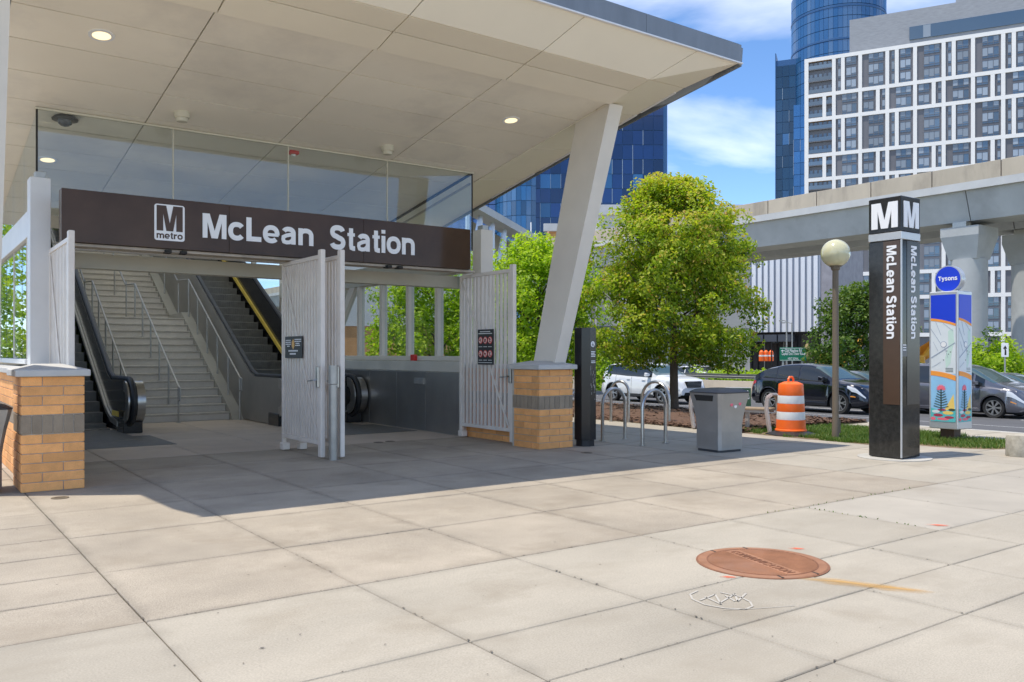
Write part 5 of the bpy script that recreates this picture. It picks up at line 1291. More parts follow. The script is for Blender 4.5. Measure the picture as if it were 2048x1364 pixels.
# ================================================================== cars
def lerp(tab, x):
    if x <= tab[0][0]: return tab[0][1]
    for (a, b), (c, d) in zip(tab[:-1], tab[1:]):
        if x <= c: return b+(d-b)*(x-a)/(c-a)
    return tab[-1][1]
def smooth_tab(tab, x, w_=.07):
    return (lerp(tab, x-w_)+2*lerp(tab, x)+lerp(tab, x+w_))/4
def make_car(name, label, loc, rz, P, detail=True):
    """P: L, W, top/belt tables over x (front is +x), axle positions, wheel radius, paint, cladding"""
    car = thing(name, label, P.get('cat', 'car'), loc, rz)
    L, W = P['L'], P['W']; hw = W/2; r = P['r']; ra = r*1.14; fx, bx = P['fx'], P['bx']; sill = P['sill']
    xs = set(np.linspace(-L/2, L/2, 71).tolist())
    for ax in (fx, bx):
        for q in np.linspace(0, math.pi, 19): xs.add(ax+ra*math.cos(q))
    xs = sorted(xs)
    def zl(x):
        for ax in (fx, bx):
            if abs(x-ax) < ra: return max(sill, r+math.sqrt(max(0, ra*ra-(x-ax)**2))*1.0)
        e = max(0, (abs(x)-(L/2-.35))/.35); return sill+.10*e*e
    def plan(x):
        e = max(0, (abs(x)-(L/2-.75))/.75); return hw*(1-.24*e**2.2)
    zt = lambda x: smooth_tab(P['top'], x); zb = lambda x: min(smooth_tab(P['belt'], x), zt(x)-.015)
    def section(x):
        a, b, t = zl(x), zb(x), zt(x); h = max(t-b, .01); p = plan(x); lowr = max(a, .001); H = b-lowr
        gin = P.get('tumble', .30)
        if h < .12: gi = .05+h
        else: gi = gin*h
        flare = 0
        for ax in (fx, bx):
            d = abs(x-ax)
            if d < ra*1.35: flare = max(flare, .018*(1-max(0, (d-ra)/(ra*.35))))
        top_in = p-.05-gi-.03
        pts = [(p-.03+flare, lowr), (p+flare, lowr+H*.12), (p+.002+flare*.5, lowr+H*.40), (p-.012, lowr+H*.66), (p-.022, lowr+H*.88), (p-.055, b), (p-.075, b+min(.03, h*.3)),
               (p-.055-gi*.5, b+h*.5), (p-.06-gi*.9, b+h*.86), (p-.12-gi*.95, b+h*.955), (top_in*.62, b+h*.992), (0, t)]
        return pts
    secs = [section(x) for x in xs]; ns = len(secs[0])
    body = MB(); vs = []
    for x, s_ in zip(xs, secs):
        vs += [(x, y, z) for y, z in s_]+[(x, -y, z) for y, z in s_[-2::-1]]
    nn = 2*ns-1; fs = []
    gl_side = {}; 
    def in_any(x, rg): return any(a <= x <= b for a, b in rg)
    sidew, front, rear = [], [], []
    for i in range(len(xs)-1):
        xm = (xs[i]+xs[i+1])/2
        for k in range(nn-1):
            f = (i*nn+k, (i+1)*nn+k, (i+1)*nn+k+1, i*nn+k+1)
            fs.append(f[::-1]); kk = k if k < ns-1 else nn-2-k
            if kk in (6, 7) and in_any(xm, P['side_win']): sidew.append(f[::-1])
            if kk in (8, 9, 10, 7) and P['wind'][0] <= xm <= P['wind'][1] and kk >= 8: front.append(f[::-1])
            if kk in (8, 9, 10) and P['rearw'][0] <= xm <= P['rearw'][1]: rear.append(f[::-1])
    fs.append(tuple(range(nn))); fs.append(tuple(range(len(vs)-1, len(vs)-nn-1, -1)))
    body.add(vs, fs); bo_ = body.mesh('body', P['paint'], 35)
    bm = bmesh.new(); bm.from_mesh(bo_); bmesh.ops.recalc_face_normals(bm, faces=bm.faces[:]); bm.to_mesh(bo_); bm.free()
    link('body', bo_, car)
    cen = Vector((0, 0, .8))
    def offs(name_, faces, m, d=.008):
        if not faces: return
        used = sorted({i for f in faces for i in f}); mp_ = {u: k for k, u in enumerate(used)}
        V = []
        for u in used:
            v = Vector(vs[u]); n = Vector((0, v.y, (v.z-1.0)*1.2)); n = n.normalized() if n.length > 1e-3 else Vector((0, 0, 1))
            if abs(v.y) < .5: n = Vector((.5 if name_ == 'windshield' else -.5 if name_ == 'rear_window' else 0, 0, 1)).normalized()
            V.append(v+n*d)
        MB().add(V, [[mp_[i] for i in f] for f in faces]).build(name_, m, car, smooth=40)
    # split side windows into panes, left and right
    for a, b in P['side_win']:
        for sg_ in (1, -1):
            offs('side_window', [f for f in sidew if a <= sum(vs[i][0] for i in f)/4 <= b and sg_*sum(vs[i][1] for i in f) > 0], M_cgl)
    offs('windshield', front, M_cgl2); offs('rear_window', rear, M_cgl)
    # dark underside and wheel wells
    mb = MB(); mb.box(-L/2+.25, L/2-.25, -hw+.16, hw-.16, sill-.06, sill+.30); mb.box(bx-ra, fx+ra, -hw+.30, hw-.30, sill, .75); mb.build('underbody', M_rimd, car, smooth=0)
    # wheels
    def wheel(x, sgn):
        w_ = thing('wheel', '', '', (x, sgn*(hw-.13), r)); del w_['label']; del w_['category']; w_.parent = car
        ty = MB(); ty.lathe([(r*.70, -.10), (r*.93, -.115), (r, -.085), (r, .085), (r*.93, .115), (r*.70, .10)], n=36, axis='y', cap=False); ty.build('tyre', M_tyre, w_)
        rm = MB(); yo = sgn*.085; R0 = r*.70
        rm.lathe([(R0, yo-.02), (R0, yo+sgn*.012), (R0*.93, yo+sgn*.012), (R0*.90, yo-sgn*.03)] if sgn > 0 else [(R0*.90, yo+.03), (R0*.93, yo-.012), (R0, yo-.012), (R0, yo+.02)], n=32, axis='y', cap=False)
        ns_ = P.get('spokes', 5)
        for k in range(ns_):
            for dq in P.get('pair', (-.13, .13)):
                a = 2*math.pi*k/ns_; p0 = Vector((.05*math.cos(a), yo+sgn*.002, .05*math.sin(a))); p1 = Vector((R0*.95*math.cos(a+dq), yo+sgn*.004, R0*.95*math.sin(a+dq)))
                rm.bar(p0, p1, .028, .02, (0, 1, 0))
        rm.lathe([(.0, yo+sgn*.012), (.055, yo+sgn*.010), (.06, yo-sgn*.02)] if sgn < 0 else [(.06, yo-.02), (.055, yo+.010), (.0, yo+.012)], n=16, axis='y', cap=False)
        rm.build('rim', M_rim, w_)
        MB().lathe([(.0, -.04), (R0*.97, -.04), (R0*.97, .03), (0, .03)], n=24, axis='y').build('brake_drum', M_rimd, w_)
    for x in (fx, bx):
        for sgn in (1, -1): wheel(x, sgn)
    # arch lips, sill cladding
    for ax in (fx, bx):
        for sgn in (1, -1):
            mb = MB(); q0 = 19; arc = []
            for k in range(q0):
                a = math.pi*k/(q0-1); X = ax+ra*math.cos(a); Z = max(sill, r+ra*math.sin(a)); w2 = P.get('lip', .03)
                X2 = ax+(ra+w2)*math.cos(a); Z2 = max(sill, r+(ra+w2)*math.sin(a)); y = sgn*(plan(X)+.022)
                arc += [(X, y, Z), (X2, y-sgn*.012, Z2), (X2, y-sgn*.05, Z2), (X, y-sgn*.05, Z)]
            fs2 = [(4*k+i, 4*k+(i+1) % 4, 4*k+4+(i+1) % 4, 4*k+4+i) for k in range(q0-1) for i in range(4)]
            mb.add(arc, fs2); mb.build('wheel_arch_trim', P['clad'], car)
    for sgn in (1, -1):
        y = sgn*hw
        MB().box(bx+ra+.02, fx-ra-.02, min(y-sgn*.05, y+sgn*.012), max(y-sgn*.05, y+sgn*.012), sill-.02, sill+.10, .015).build('sill_trim', P['clad'], car)
        # door seams
        for x in P['seams']:
            pts = [(x, sgn*(section(x)[k][0]+.0015), section(x)[k][1]) for k in (1, 2, 3, 4, 5)]
            mb = MB()
            for p, q in zip(pts[:-1], pts[1:]): mb.bar(p, q, .012, .003, (0, 1, 0))
            mb.build('door_seam', M_rimd, car, smooth=0)
        for x in P['handles']:
            s_ = section(x); y = s_[4][0]; z = s_[4][1]-.02; MB().box(x-.10, x+.10, min(sgn*y, sgn*(y+.03)), max(sgn*y, sgn*(y+.03)), z-.014, z+.014, .01).build('door_handle', P.get('hmat', P['paint']), car)
        # mirror
        x = P['mirror']; s_ = section(x); y = s_[6][0]+.02
        stack(MB(), [[(x+dx*sc_, sgn*(y+.02+o_), s_[6][1]+.10+dz__*sc_) for dx, dz__ in ((-.08, -.07), (.10, -.06), (.10, .05), (-.06, .08))] for o_, sc_ in ((0, .8), (.12, 1.05), (.20, .7))]).build('mirror', P['paint'], car)
        MB().bar((x, sgn*(y-.06), s_[6][1]+.02), (x, sgn*(y+.08), s_[6][1]+.08), .05, .03).build('mirror_arm', M_clad, car)
        # window frame line
        mb = MB(); a0, b0 = P['side_win'][0][0], P['side_win'][-1][1]
        for q in (6,):
            X = np.linspace(a0, b0, 16); 
            for p, q2 in zip(X[:-1], X[1:]):
                s1, s2 = section(p), section(q2); mb.bar((p, sgn*(s1[6][0]+.012), s1[6][1]), (q2, sgn*(s2[6][0]+.012), s2[6][1]), .012, .014, (0, 1, 0))
        mb.build('window_trim', P.get('wtrim', M_clad), car)
        # lamps
        def patch(name_, m, x0, x1, k0, k1, off=.012):
            n = 8; V = []; X = np.linspace(x0, x1, n)
            for i_, xx in enumerate(X):
                s_ = section(xx); t0, t1 = (k0, k1) if not callable(k0) else (k0(i_/(n-1)), k1(i_/(n-1)))
                def at(t):
                    i0 = int(t); f_ = t-i0; p, q = s_[i0], s_[min(i0+1, ns-1)]; return (p[0]*(1-f_)+q[0]*f_, p[1]*(1-f_)+q[1]*f_)
                for t in np.linspace(t0, t1, 4): y_, z_ = at(t); V.append((xx, sgn*(y_+off), z_))
            fs3 = [(4*i+j, 4*i+4+j, 4*i+5+j, 4*i+1+j) if sgn > 0 else (4*i+j, 4*i+1+j, 4*i+5+j, 4*i+4+j) for i in range(n-1) for j in range(3)]
            MB().add(V, fs3).build(name_, m, car)
        patch('headlight', M_hl, L/2-.62, L/2-.06, lambda t: 3.5+.2*t-.3, lambda t: 4.4+.35*(1-t)-.2*t)
        patch('marker_light', M_amber, L/2-.50, L/2-.34, 2.25, 2.45)
        patch('tail_light', M_tail, -L/2+.03, -L/2+.42, 3.4, lambda t: 0) if False else patch('tail_light', M_tail, -L/2+.02, -L/2+P.get('tl', .35), lambda t: 3.5+.2*t, lambda t: 5.0-.6*t)
    # front end: grille, lower intake, plate, rear plate
    xf = L/2; zg = P['grille']
    wdt = P.get('gw', .42)
    mb = MB(); mb.prism([(-wdt, zg[0]), (wdt, zg[0]), (wdt*1.1, zg[1]), (-wdt*1.1, zg[1])], xf-.10, xf+.012, 'x'); mb.build('grille', P.get('gmat', M_rimd), car)
    mb = MB()
    for k in range(5): z = zg[0]+(zg[1]-zg[0])*(k+.5)/5; mb.box(xf+.012, xf+.02, -wdt, wdt, z-.006, z+.006)
    mb.build('grille_bars', M_rim if P.get('chrome') else M_clad, car)
    MB().prism([(-.6, sill+.07), (.6, sill+.07), (.52, sill+.20), (-.52, sill+.20)], xf-.14, xf+.004, 'x').build('lower_intake', M_rimd, car)
    MB().box(xf+.004, xf+.024, -.15, .15, zg[0]-.15, zg[0]-.03).build('front_plate', M_plate, car)
    MB().box(-xf-.02, -xf+.02, -.16, .16, .78, .92).build('rear_plate', M_plate, car)
    for y_ in (-.55, .55):
        if P.get('rails'): pass
    if P.get('rails'):
        for sgn in (1, -1):
            X = np.linspace(-1.6, .5, 10); mb = MB(); mb.tube([(x, sgn*(section(x)[9][0]), section(x)[9][1]+.05) for x in X], .018, 8); mb.build('roof_rail', M_clad, car)
    return car
MAC = dict(L=4.70, W=1.92, r=.365, fx=1.42, bx=-1.39, sill=.27, paint=M_cb, clad=M_cb, lip=.02, cat='suv',
    top=[(-2.35, .62), (-2.34, .90), (-2.28, 1.06), (-2.05, 1.24), (-1.5, 1.46), (-.9, 1.575), (-.3, 1.61), (.2, 1.585), (.55, 1.49), (1.0, 1.24), (1.30, 1.085), (1.7, 1.03), (2.1, .93), (2.28, .80), (2.35, .55)],
    belt=[(-2.35, .6), (-2.2, 1.03), (-1.7, 1.10), (-.5, 1.05), (.8, 1.0), (1.2, .99), (2.0, .90), (2.35, .52)],
    side_win=[(-1.68, -1.10), (-1.06, -.22), (-.16, .92)], wind=(.42, 1.22), rearw=(-2.18, -1.62), seams=[-.19, .93, -1.15], handles=[-.38, .0-.95], mirror=.80, grille=(.55, .76), gw=.40, spokes=5, pair=(-.2, .2), tumble=.36)
SUVW = dict(L=4.69, W=1.90, r=.365, fx=1.45, bx=-1.41, sill=.28, paint=M_cw, clad=M_clad, lip=.035, cat='suv', chrome=True,
    top=[(-2.34, .7), (-2.33, 1.0), (-2.24, 1.20), (-2.05, 1.45), (-1.85, 1.58), (-1.2, 1.645), (-.3, 1.66), (.2, 1.63), (.5, 1.54), (.95, 1.24), (1.2, 1.13), (1.7, 1.08), (2.1, 1.0), (2.28, .88), (2.34, .6)],
    belt=[(-2.34, .66), (-2.2, 1.12), (-1.6, 1.14), (-.5, 1.08), (.8, 1.04), (1.2, 1.03), (2.0, .96), (2.34, .56)],
    side_win=[(-1.82, -1.30), (-1.24, -.30), (-.24, .85)], wind=(.38, 1.16), rearw=(-2.26, -1.98), seams=[-.27, .85, -1.2], handles=[-.45, .55-.1], mirror=.72, grille=(.66, .92), gw=.40, spokes=5, pair=(-.16, .16), tumble=.30, tl=.22, rails=True)
VAN = dict(L=5.15, W=2.01, r=.345, fx=1.56, bx=-1.44, sill=.22, paint=M_cg, clad=M_cg, lip=.01, cat='minivan', chrome=True,
    top=[(-2.57, .7), (-2.56, 1.1), (-2.48, 1.45), (-2.3, 1.68), (-1.5, 1.73), (-.3, 1.74), (.3, 1.70), (.75, 1.56), (1.35, 1.23), (1.65, 1.11), (2.05, 1.0), (2.4, .86), (2.53, .70), (2.57, .5)],
    belt=[(-2.57, .66), (-2.4, 1.14), (-1.2, 1.08), (.6, 1.02), (1.4, .98), (2.1, .90), (2.57, .46)],
    side_win=[(-2.2, -1.36), (-1.28, -.20), (-.14, .88), (.95, 1.28)], wind=(.55, 1.58), rearw=(-2.5, -2.28), seams=[-.17, .93, -1.32], handles=[-.38, .7-.6], mirror=1.02, grille=(.60, .80), gw=.5, spokes=7, pair=(-.11, .11), tumble=.28)
SED = dict(L=4.75, W=1.83, r=.33, fx=1.42, bx=-1.35, sill=.20, paint=M_cw, clad=M_cw, lip=.01, cat='car',
    top=[(-2.37, .6), (-2.34, .95), (-2.1, 1.05), (-1.75, 1.10), (-1.1, 1.37), (-.5, 1.44), (.1, 1.42), (.5, 1.30), (1.05, 1.0), (1.5, .93), (2.1, .80), (2.3, .68), (2.37, .45)],
    belt=[(-2.37, .56), (-2.1, .96), (-1, .96), (.9, .91), (2.0, .76), (2.37, .42)],
    side_win=[(-1.25, -.35), (-.28, .80)], wind=(.30, 1.05), rearw=(-1.72, -1.05), seams=[-.31, .85], handles=[-.5, .4], mirror=.70, grille=(.42, .60), gw=.4, tumble=.36)
def car_at(P, name, label, xw, yw, s_near):
    """front wheel contact seen at (xw, yw): car heads along -Y with its near side at X = s_near"""
    u = (xw-1024)/F_PX; dx, dy, _ = ray(xw, yw); k = s_near/dx; t = k*dy
    s = s_near+P['W']/2
    return make_car(name, label, (s, t+P['fx'], road_z(s)), R(-90), P)
car_at(MAC, 'black_suv', 'glossy black suv with silver wheels passing behind the orange drum', 1677, 826, 25.6).scale = (1, 1, 1.05)
car_at(SUVW, 'white_suv', 'white suv with roof rails behind the bike racks and tree', 1322, 806, 24.9)
car_at(VAN, 'grey_minivan', 'dark grey minivan on the road at the right behind the kiosk', 1986, 832, 28.3)
WS = dict(SED); make_car('white_car', 'white car beyond the tan barrier, seen over the grey bin left of the black suv', (38, 34.4, -.62), R(90), WS)
BS = dict(SED); BS['paint'] = mat('car_silverblue', (.16, .18, .20), .25, coat=1.0, metal=.4); car_at(BS, 'silver_car', 'silver blue car in the far lane just left of the black pylon', 1765, 805, 29.2)
DS = dict(SED); DS['paint'] = M_cg; car_at(DS, 'dark_car', 'dark car in the far lane behind the windshield of the grey minivan', 2080, 815, 31.0)

# ================================================================== trees
tb = G(1348, 823)
prof_main = lambda q: max(0, (1-abs((q-.36)/.68)**(2.1 if q > .36 else 2.8)))**.66 if q < 1.0 else 0
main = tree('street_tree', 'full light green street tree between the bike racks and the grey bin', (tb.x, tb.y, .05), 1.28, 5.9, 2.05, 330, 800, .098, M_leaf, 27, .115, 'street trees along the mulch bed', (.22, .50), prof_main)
tree('street_tree', 'street tree seen directly left of the slanted column', (16.6, 21.4, .05), .8, 5.0, 2.1, 260, 330, .13, M_leaf2, 33, .11, 'street trees along the mulch bed', (.32, .55), prof_main, .06)
tree('street_tree', 'street tree seen through the right windows of the entrance hall', (16.2, 27.0, .05), .8, 5.6, 2.3, 240, 300, .14, M_leaf2, 35, .11, 'street trees along the mulch bed', (.35, .6), prof_main, .10)
q = DD(15, 620, 27); tree('garden_tree', 'bright green tree seen through the glass at the left edge', (q.x, q.y, -.2), .8, 7, 3.4, 240, 170, .2, M_leaf2, 41, .12, None, (.45, .8), prof_main, .12)
q = DD(1715, 640, 44); tree('small_tree', 'dark green small tree left of the tall black pylon, beyond the road', (q.x, q.y, -.6), .7, 5.6, 2.1, 180, 160, .19, M_leafd, 43, .1, None, (.4, .7), prof_main, .05)
bA = DD(1935, 740, 43); bB = DD(2060, 740, 40)
def bush_px(name, label, xa, xb, D, ytop, seed, m, n=50):
    a = DD(xa, 740, D); b = DD(xb, 740, D); g = random.Random(seed); c = []; r = []
    zt = HC+(HOR-ytop)*D/F_PX
    for i in range(n):
        q = g.random(); P_ = a.lerp(b, q)+Vector((S_, C_, 0))*g.uniform(0, 2.2); z = g.uniform(-.4, zt-.3)*(.75+.25*math.sin(q*11+seed)); c.append((P_.x, P_.y, z)); r.append(g.uniform(.4, .7))
    o = leaves(name, c, r, 220, .19, m, seed=seed); o['label'] = label; o['category'] = 'shrub'; return o
bush_px('shrub', 'broad bright shrub mass at the right behind the grey minivan', 1945, 2090, 42, 672, 51, M_leaf2, 90)
bush_px('shrub', 'low shrub between the tall pylon and the map kiosk', 1835, 1875, 44, 715, 52, M_leafd, 25)
bush_px('shrub', 'low bright green hedge behind the road barrier beside the main tree', 1405, 1545, 46, 733, 53, M_leaf2, 60)
bush_px('shrub', 'shrub behind the black information post at the roadside', 1185, 1260, 48, 712, 54, M_leaf2, 30)
bush_px('sapling', 'sapling growing in the shrubs right of the map kiosk', 1968, 1992, 43, 645, 55, M_leafd, 12)

# ================================================================== far side of the road
bar = thing('road_barrier', 'long tan concrete barrier along the far side of the road', 'barrier')
for k in range(26):
    y = -12+k*6; m_ = MB(); m_.prism([(RX1, road_z(RX1)-.1), (RX1+.55, road_z(RX1)-.1), (RX1+.42, .18), (RX1+.18, .18)], y+.01, y+5.99, 'y')
    m_.build('segment', M_conc_tan, bar, smooth=0)
gr = thing('guard_rail', 'galvanised steel guard rail running behind the concrete road barrier', 'guard rail')
for k in range(20): MB().box(RX1+1.2, RX1+1.3, -10+k*5, -9.88+k*5, -.75, .52).build('post', M_dull, gr, smooth=0)
mb = MB(); mb.prism([(RX1+1.10, .26), (RX1+1.18, .30), (RX1+1.10, .36), (RX1+1.18, .42), (RX1+1.10, .50), (RX1+1.14, .50), (RX1+1.2, .42), (RX1+1.14, .36), (RX1+1.2, .30), (RX1+1.14, .26)], -12, 90, 'y'); mb.build('rail', M_dull, gr, smooth=0)

def face_cam(p): return math.atan2(p.y, p.x)-math.pi/2
# green road sign
p = DD(1586, 709, 46); s_ = p.copy(); rs = thing('road_sign', 'green road sign with white lettering and arrows beyond the black suv', 'sign', (p.x, p.y, 0), R(-36-12))
w2 = 25.5*46/F_PX; h2 = 13.5*46/F_PX; zc = HC+(HOR-708.5)*46/F_PX
MB().box(-w2, w2, -.01, .01, zc-h2, zc+h2, .01).build('board', M_green, rs); 
for (xx0, xx1, z0, z1) in ((-w2+.03, w2-.03, zc+h2-.05, zc+h2-.03), (-w2+.03, w2-.03, zc-h2+.03, zc-h2+.05)): MB().box(xx0, xx1, -.016, -.008, z0, z1).build('border', M_white, rs, smooth=0)
put_text('Old Meadow Rd', 'lettering', rs, M_white, (-w2*.60, -.012, zc+h2*.28), (1, 0, 0), (0, 0, 1), w2*1.25, .20, .015, thick=.004)
put_text('Capital One Tower Rd', 'lettering', rs, M_white, (-w2*.85, -.012, zc-h2*.25), (1, 0, 0), (0, 0, 1), w2*1.55, .20, .015, thick=.004)
put_text('NEXT SIGNAL', 'lettering', rs, M_white, (-w2*.38, -.012, zc-h2*.82), (1, 0, 0), (0, 0, 1), w2*.80, .13, .015, thick=.004)
arr = [(0, .07), (.10, .14), (.10, .09), (.20, .09), (.20, .05), (.10, .05), (.10, 0)]
flat_poly('arrow', arr[::-1], rs, M_white, (-w2*.92, -.012, zc+h2*.33), (1, 0, 0), (0, 0, 1), .004); flat_poly('arrow', [(-x_, y_) for x_, y_ in arr], rs, M_white, (w2*.97, -.012, zc-h2*.18), (1, 0, 0), (0, 0, 1), .004)
for x in (-w2*.75, w2*.7): MB().box(x-.05, x+.05, .012, .10, -.75, zc+h2*.8).build('post', M_dull, rs, smooth=0)
p = DD(2010, 700, 37); cs = thing('curve_sign', 'white sign with black curved arrow on a thin post at the right', 'sign', (p.x, p.y, 0), R(-36-22))
zc = HC+(HOR-700)*37/F_PX; MB().box(-.14, .14, -.01, .01, zc-.30, zc+.30, .005).build('board', M_white, cs)
flat_poly('arrow', [(-.02, -.22), (.05, -.22), (.05, -.04), (.02, .06), (.08, .06), (.01, .2), (-.08, .06), (-.03, .06), (-.01, -.04)], cs, M_dark, (0, -.011, zc), (1, 0, 0), (0, 0, 1), .004)
MB().box(-.03, .03, .012, .06, -.8, zc+.3).build('post', M_dull, cs, smooth=0)

# guideway
gw = thing('elevated_guideway', 'elevated concrete rail guideway crossing behind the tree and pylon', 'viaduct')
GX = 50.4; Y0, Y1 = -30, 190
def girder(x0, x1, par=True, z_off=0):
    mm = (x0+x1)/2
    MB().prism([(x0, 11.05), (x1, 11.05), (x1, 11.5), (x0, 11.5)], Y0, Y1, 'y').build('deck_band', M_conc_l, gw, smooth=0)
    for k in range(5):
        a, b = [(-30, 24.6), (24.66, 66), (66.1, 107), (107.1, 148), (148.1, 190)][k]
        MB().prism([(x0+.25, 11.046), (x0+.9, 9.35), (x1-.9, 9.35), (x1-.25, 11.046)], a, b, 'y').build('girder', M_conc, gw, smooth=0)
    if par:
        k = 0; y = Y0+1.2
        while y < 150: MB().box(x0+.02, x0+.20, y+.02, y+3.9, 11.504, 12.47, .01).build('parapet_panel', M_conc_tan, gw, smooth=0); y += 3.95; k += 1
    MB().box(x1-.20, x1-.02, Y0, Y1, 11.504, 12.3).build('rear_parapet', M_conc_tan, gw, smooth=0)
girder(GX, GX+4.3); girder(GX+5.6, GX+9.9)
def pier(x, y, nm):
    o = thing('guideway_pier', nm, 'concrete pier', (x, y, -.8), 0, 'round concrete piers under the guideway')
    MB().lathe([(1.0, 0), (1.0, 7.95)], n=32).build('shaft', M_conc, o)
    A = [(-.82, -.82, 7.955), (.82, -.82, 7.955), (.82, .82, 7.955), (-.82, .82, 7.955)]; B = [(-1.22, -1.12, 9.3), (1.22, -1.12, 9.3), (1.22, 1.12, 9.3), (-1.22, 1.12, 9.3)]
    C2 = [(p[0], p[1], 9.85) for p in B]; mb = MB(); mb.hexa(A, B); mb.hexa([(p[0], p[1], 9.301) for p in B], C2); mb.build('flared_cap', M_conc, o, smooth=0)
    for x_ in (-.9, .9): MB().box(x_-.3, x_+.3, -.4, .4, 9.852, 10.12).build('bearing', M_dull, o, smooth=0)
pier(52.3, 25.2, 'big round concrete pier with flared cap behind the map kiosk')
pier(58.4, 24.4, 'round concrete pier cut off by the right edge of the photo')
pier(52.3, 66.5, 'round concrete guideway pier hidden behind the street tree')
pier(52.3, 107, 'distant round concrete guideway pier seen beside the slanted column')
MB().box(49.2, 61, 57.5, 59.5, 8.0, 9.3).build('cross_beam', M_conc_l, gw, smooth=0)

# ---------------------------------------------------------------- hotel
hp = DD(1609, 700, 215); hang = math.atan2(-.891, .4525)
ho = thing('hotel_block', 'tall white gridded hotel with grey windows behind the guideway', 'building', (hp.x, hp.y, -1), hang)
FL = 3.02; BAYW = 6.1; NB = 9; PIER = .85; TOPZ = 77.0; 
blocks = []; z = TOPZ-.9; seq = [3, 2, 3, 2, 3, 2, 3, 2, 3]; i = 0
while z > 3 and i < len(seq):
    hgt = seq[i]*FL-.0; blocks.append((z-hgt+.9, z, seq[i], i)); z -= hgt; i += 1
Wd = 1.0+5.9+NB*BAYW
MB().box(0.0, Wd, .6, 26, 0, TOPZ-.4).build('core_wall', M_hotd, ho, smooth=0)
edges = [.95+5.6]+[.95+5.6+BAYW*(k+1) for k in range(NB)]
MB().box(-.01, .95, 0, .61, 0, TOPZ).build('facade_pier', M_hotw, ho, smooth=0)
for k, x in enumerate(edges[:-1]+[edges[-1]]): MB().box(x, x+PIER, .004, .61, 0, TOPZ-.004).build('facade_pier', M_hotw, ho, smooth=0)
MB().box(-.012, Wd, -.004, .612, TOPZ-.9, TOPZ+.02).build('facade_band', M_hotw, ho, smooth=0)
MB().box(-.012, .0-.02+.02, .0, 26, 0, TOPZ).build('side_wall', M_hotw, ho, smooth=0)
for (z0, z1, n, i) in blocks: MB().box(-.011, Wd, -.002, .611, z0-.9, z0).build('facade_band', M_hotw, ho, smooth=0)
WM = {}
def hwin(w_, n):
    key = (round(w_, 1), n)
    if key in WM: return WM[key]
    H_ = n*FL-.9; fr = MB(); fr.box(0, w_, .34, .58, 0, H_)
    gl_ = MB(); wide = w_ > 4; xa, xb = (w_*.28, w_*.92) if wide else ((w_*.40, w_-.08) if w_ < 1.6 else (w_*.10, w_*.84))
    cu_ = MB()
    for f in range(n):
        zb = f*FL+.12; zt = min(zb+2.42, H_-.06)
        gl_.box(xa, xb, .26, .335, zb, zt)
        nn_ = max(1, int(round((xb-xa)/1.05)))
        for q in range(nn_+1):
            x0 = xa+(xb-xa)*q/nn_; fr.box(x0-.045, x0+.045, .22, .335, zb, zt)
            if q < nn_ and (q*7+f*3+n) % 4:
                cu_.box(x0+.07, x0+(xb-xa)/nn_*.93, .235, .258, zb+(.52 if (q+f) % 2 else .9), zt-.08)
        fr.box(xa-.03, xb+.03, .19, .34, zb+.42, zb+.50); fr.box(xa-.03, xb+.03, .19, .34, zt, zt+.07)
        for q in range(int(w_/.55)): fr.box(q*.55, q*.55+.03, .325, .345, f*FL, min(f*FL+FL-.05, H_))
    WM[key] = (fr.mesh('window', M_hotd, 0), gl_.mesh('pane', M_hotgl, 0), cu_.mesh('curtain', M_curt, 0)); return WM[key]
nwin = 0
for (z0, z1, n, i) in blocks:
    for k in range(NB):
        x0 = edges[k]+PIER; x1 = edges[k+1]; w_ = x1-x0
        if (k+i) % 2: parts_ = [(x0, w_)]
        elif i % 2 == 0: parts_ = [(x0, w_*.24), (x0+w_*.24+PIER, w_*.76-PIER)]
        else: parts_ = [(x0, w_*.76-PIER), (x0+w_*.76, w_*.24)]
        if len(parts_) == 2:
            xs_ = x0+w_*.24 if i % 2 == 0 else x0+w_*.76-PIER
            MB().box(xs_, xs_+PIER, .008, .609, z0, z1-.9+.9-.0).build('facade_pier', M_hotw, ho, smooth=0)
        for (xx, ww) in parts_:
            f_, g2, c2 = hwin(ww, n); o = link('window', f_, ho, (xx, 0, z0)); link('pane', g2, o, kind='stuff')
            if c2.vertices: link('curtain', c2, o, kind='stuff')
            nwin += 1
    # balcony bay
    if n == 2: MB().box(4.3, 5.15, .006, .607, z0, z1).build('facade_pier', M_hotw, ho, smooth=0)
    for f in range(n):
        zz = z0+f*FL; b_ = link('balcony', MB().box(.96, 6.54, .05, .595, zz-.02, zz+.16).mesh('balcony', M_hotd, 0), ho)
        MB().box(1.0, 6.5, .06, .09, zz+.2, zz+1.1).build('railing', M_hotgl, b_, smooth=0); (MB().box(.96, 6.54, .10, .59, zz+FL-1.0, zz+FL-.92).build('soffit', M_hotwood, b_, smooth=0) if f == n-1 else None)
        for q in range(5): MB().box(1.2+q*1.1, 1.9+q*1.1, .56, .598, zz+.3, zz+2.0).build('pane', M_hotgl, b_, smooth=0)
# penthouse
MB().box(10.5, Wd, 1.5, 24, TOPZ-.39, TOPZ+8.6).build('penthouse', M_hotbrk, ho, smooth=0)
MB().box(24, Wd, 1.2, 1.49, TOPZ+1.3, TOPZ+4.4).build('penthouse_glazing', M_hotgl, ho, smooth=0)
MB().box(27, 28.6, 1.15, 1.19, TOPZ+1.4, TOPZ+4.3).build('penthouse_pane', M_curt, ho, smooth=0)
MB().box(34, Wd, 4, 22, TOPZ+8.61, TOPZ+12).build('plant_room', M_hotbrk, ho, smooth=0)

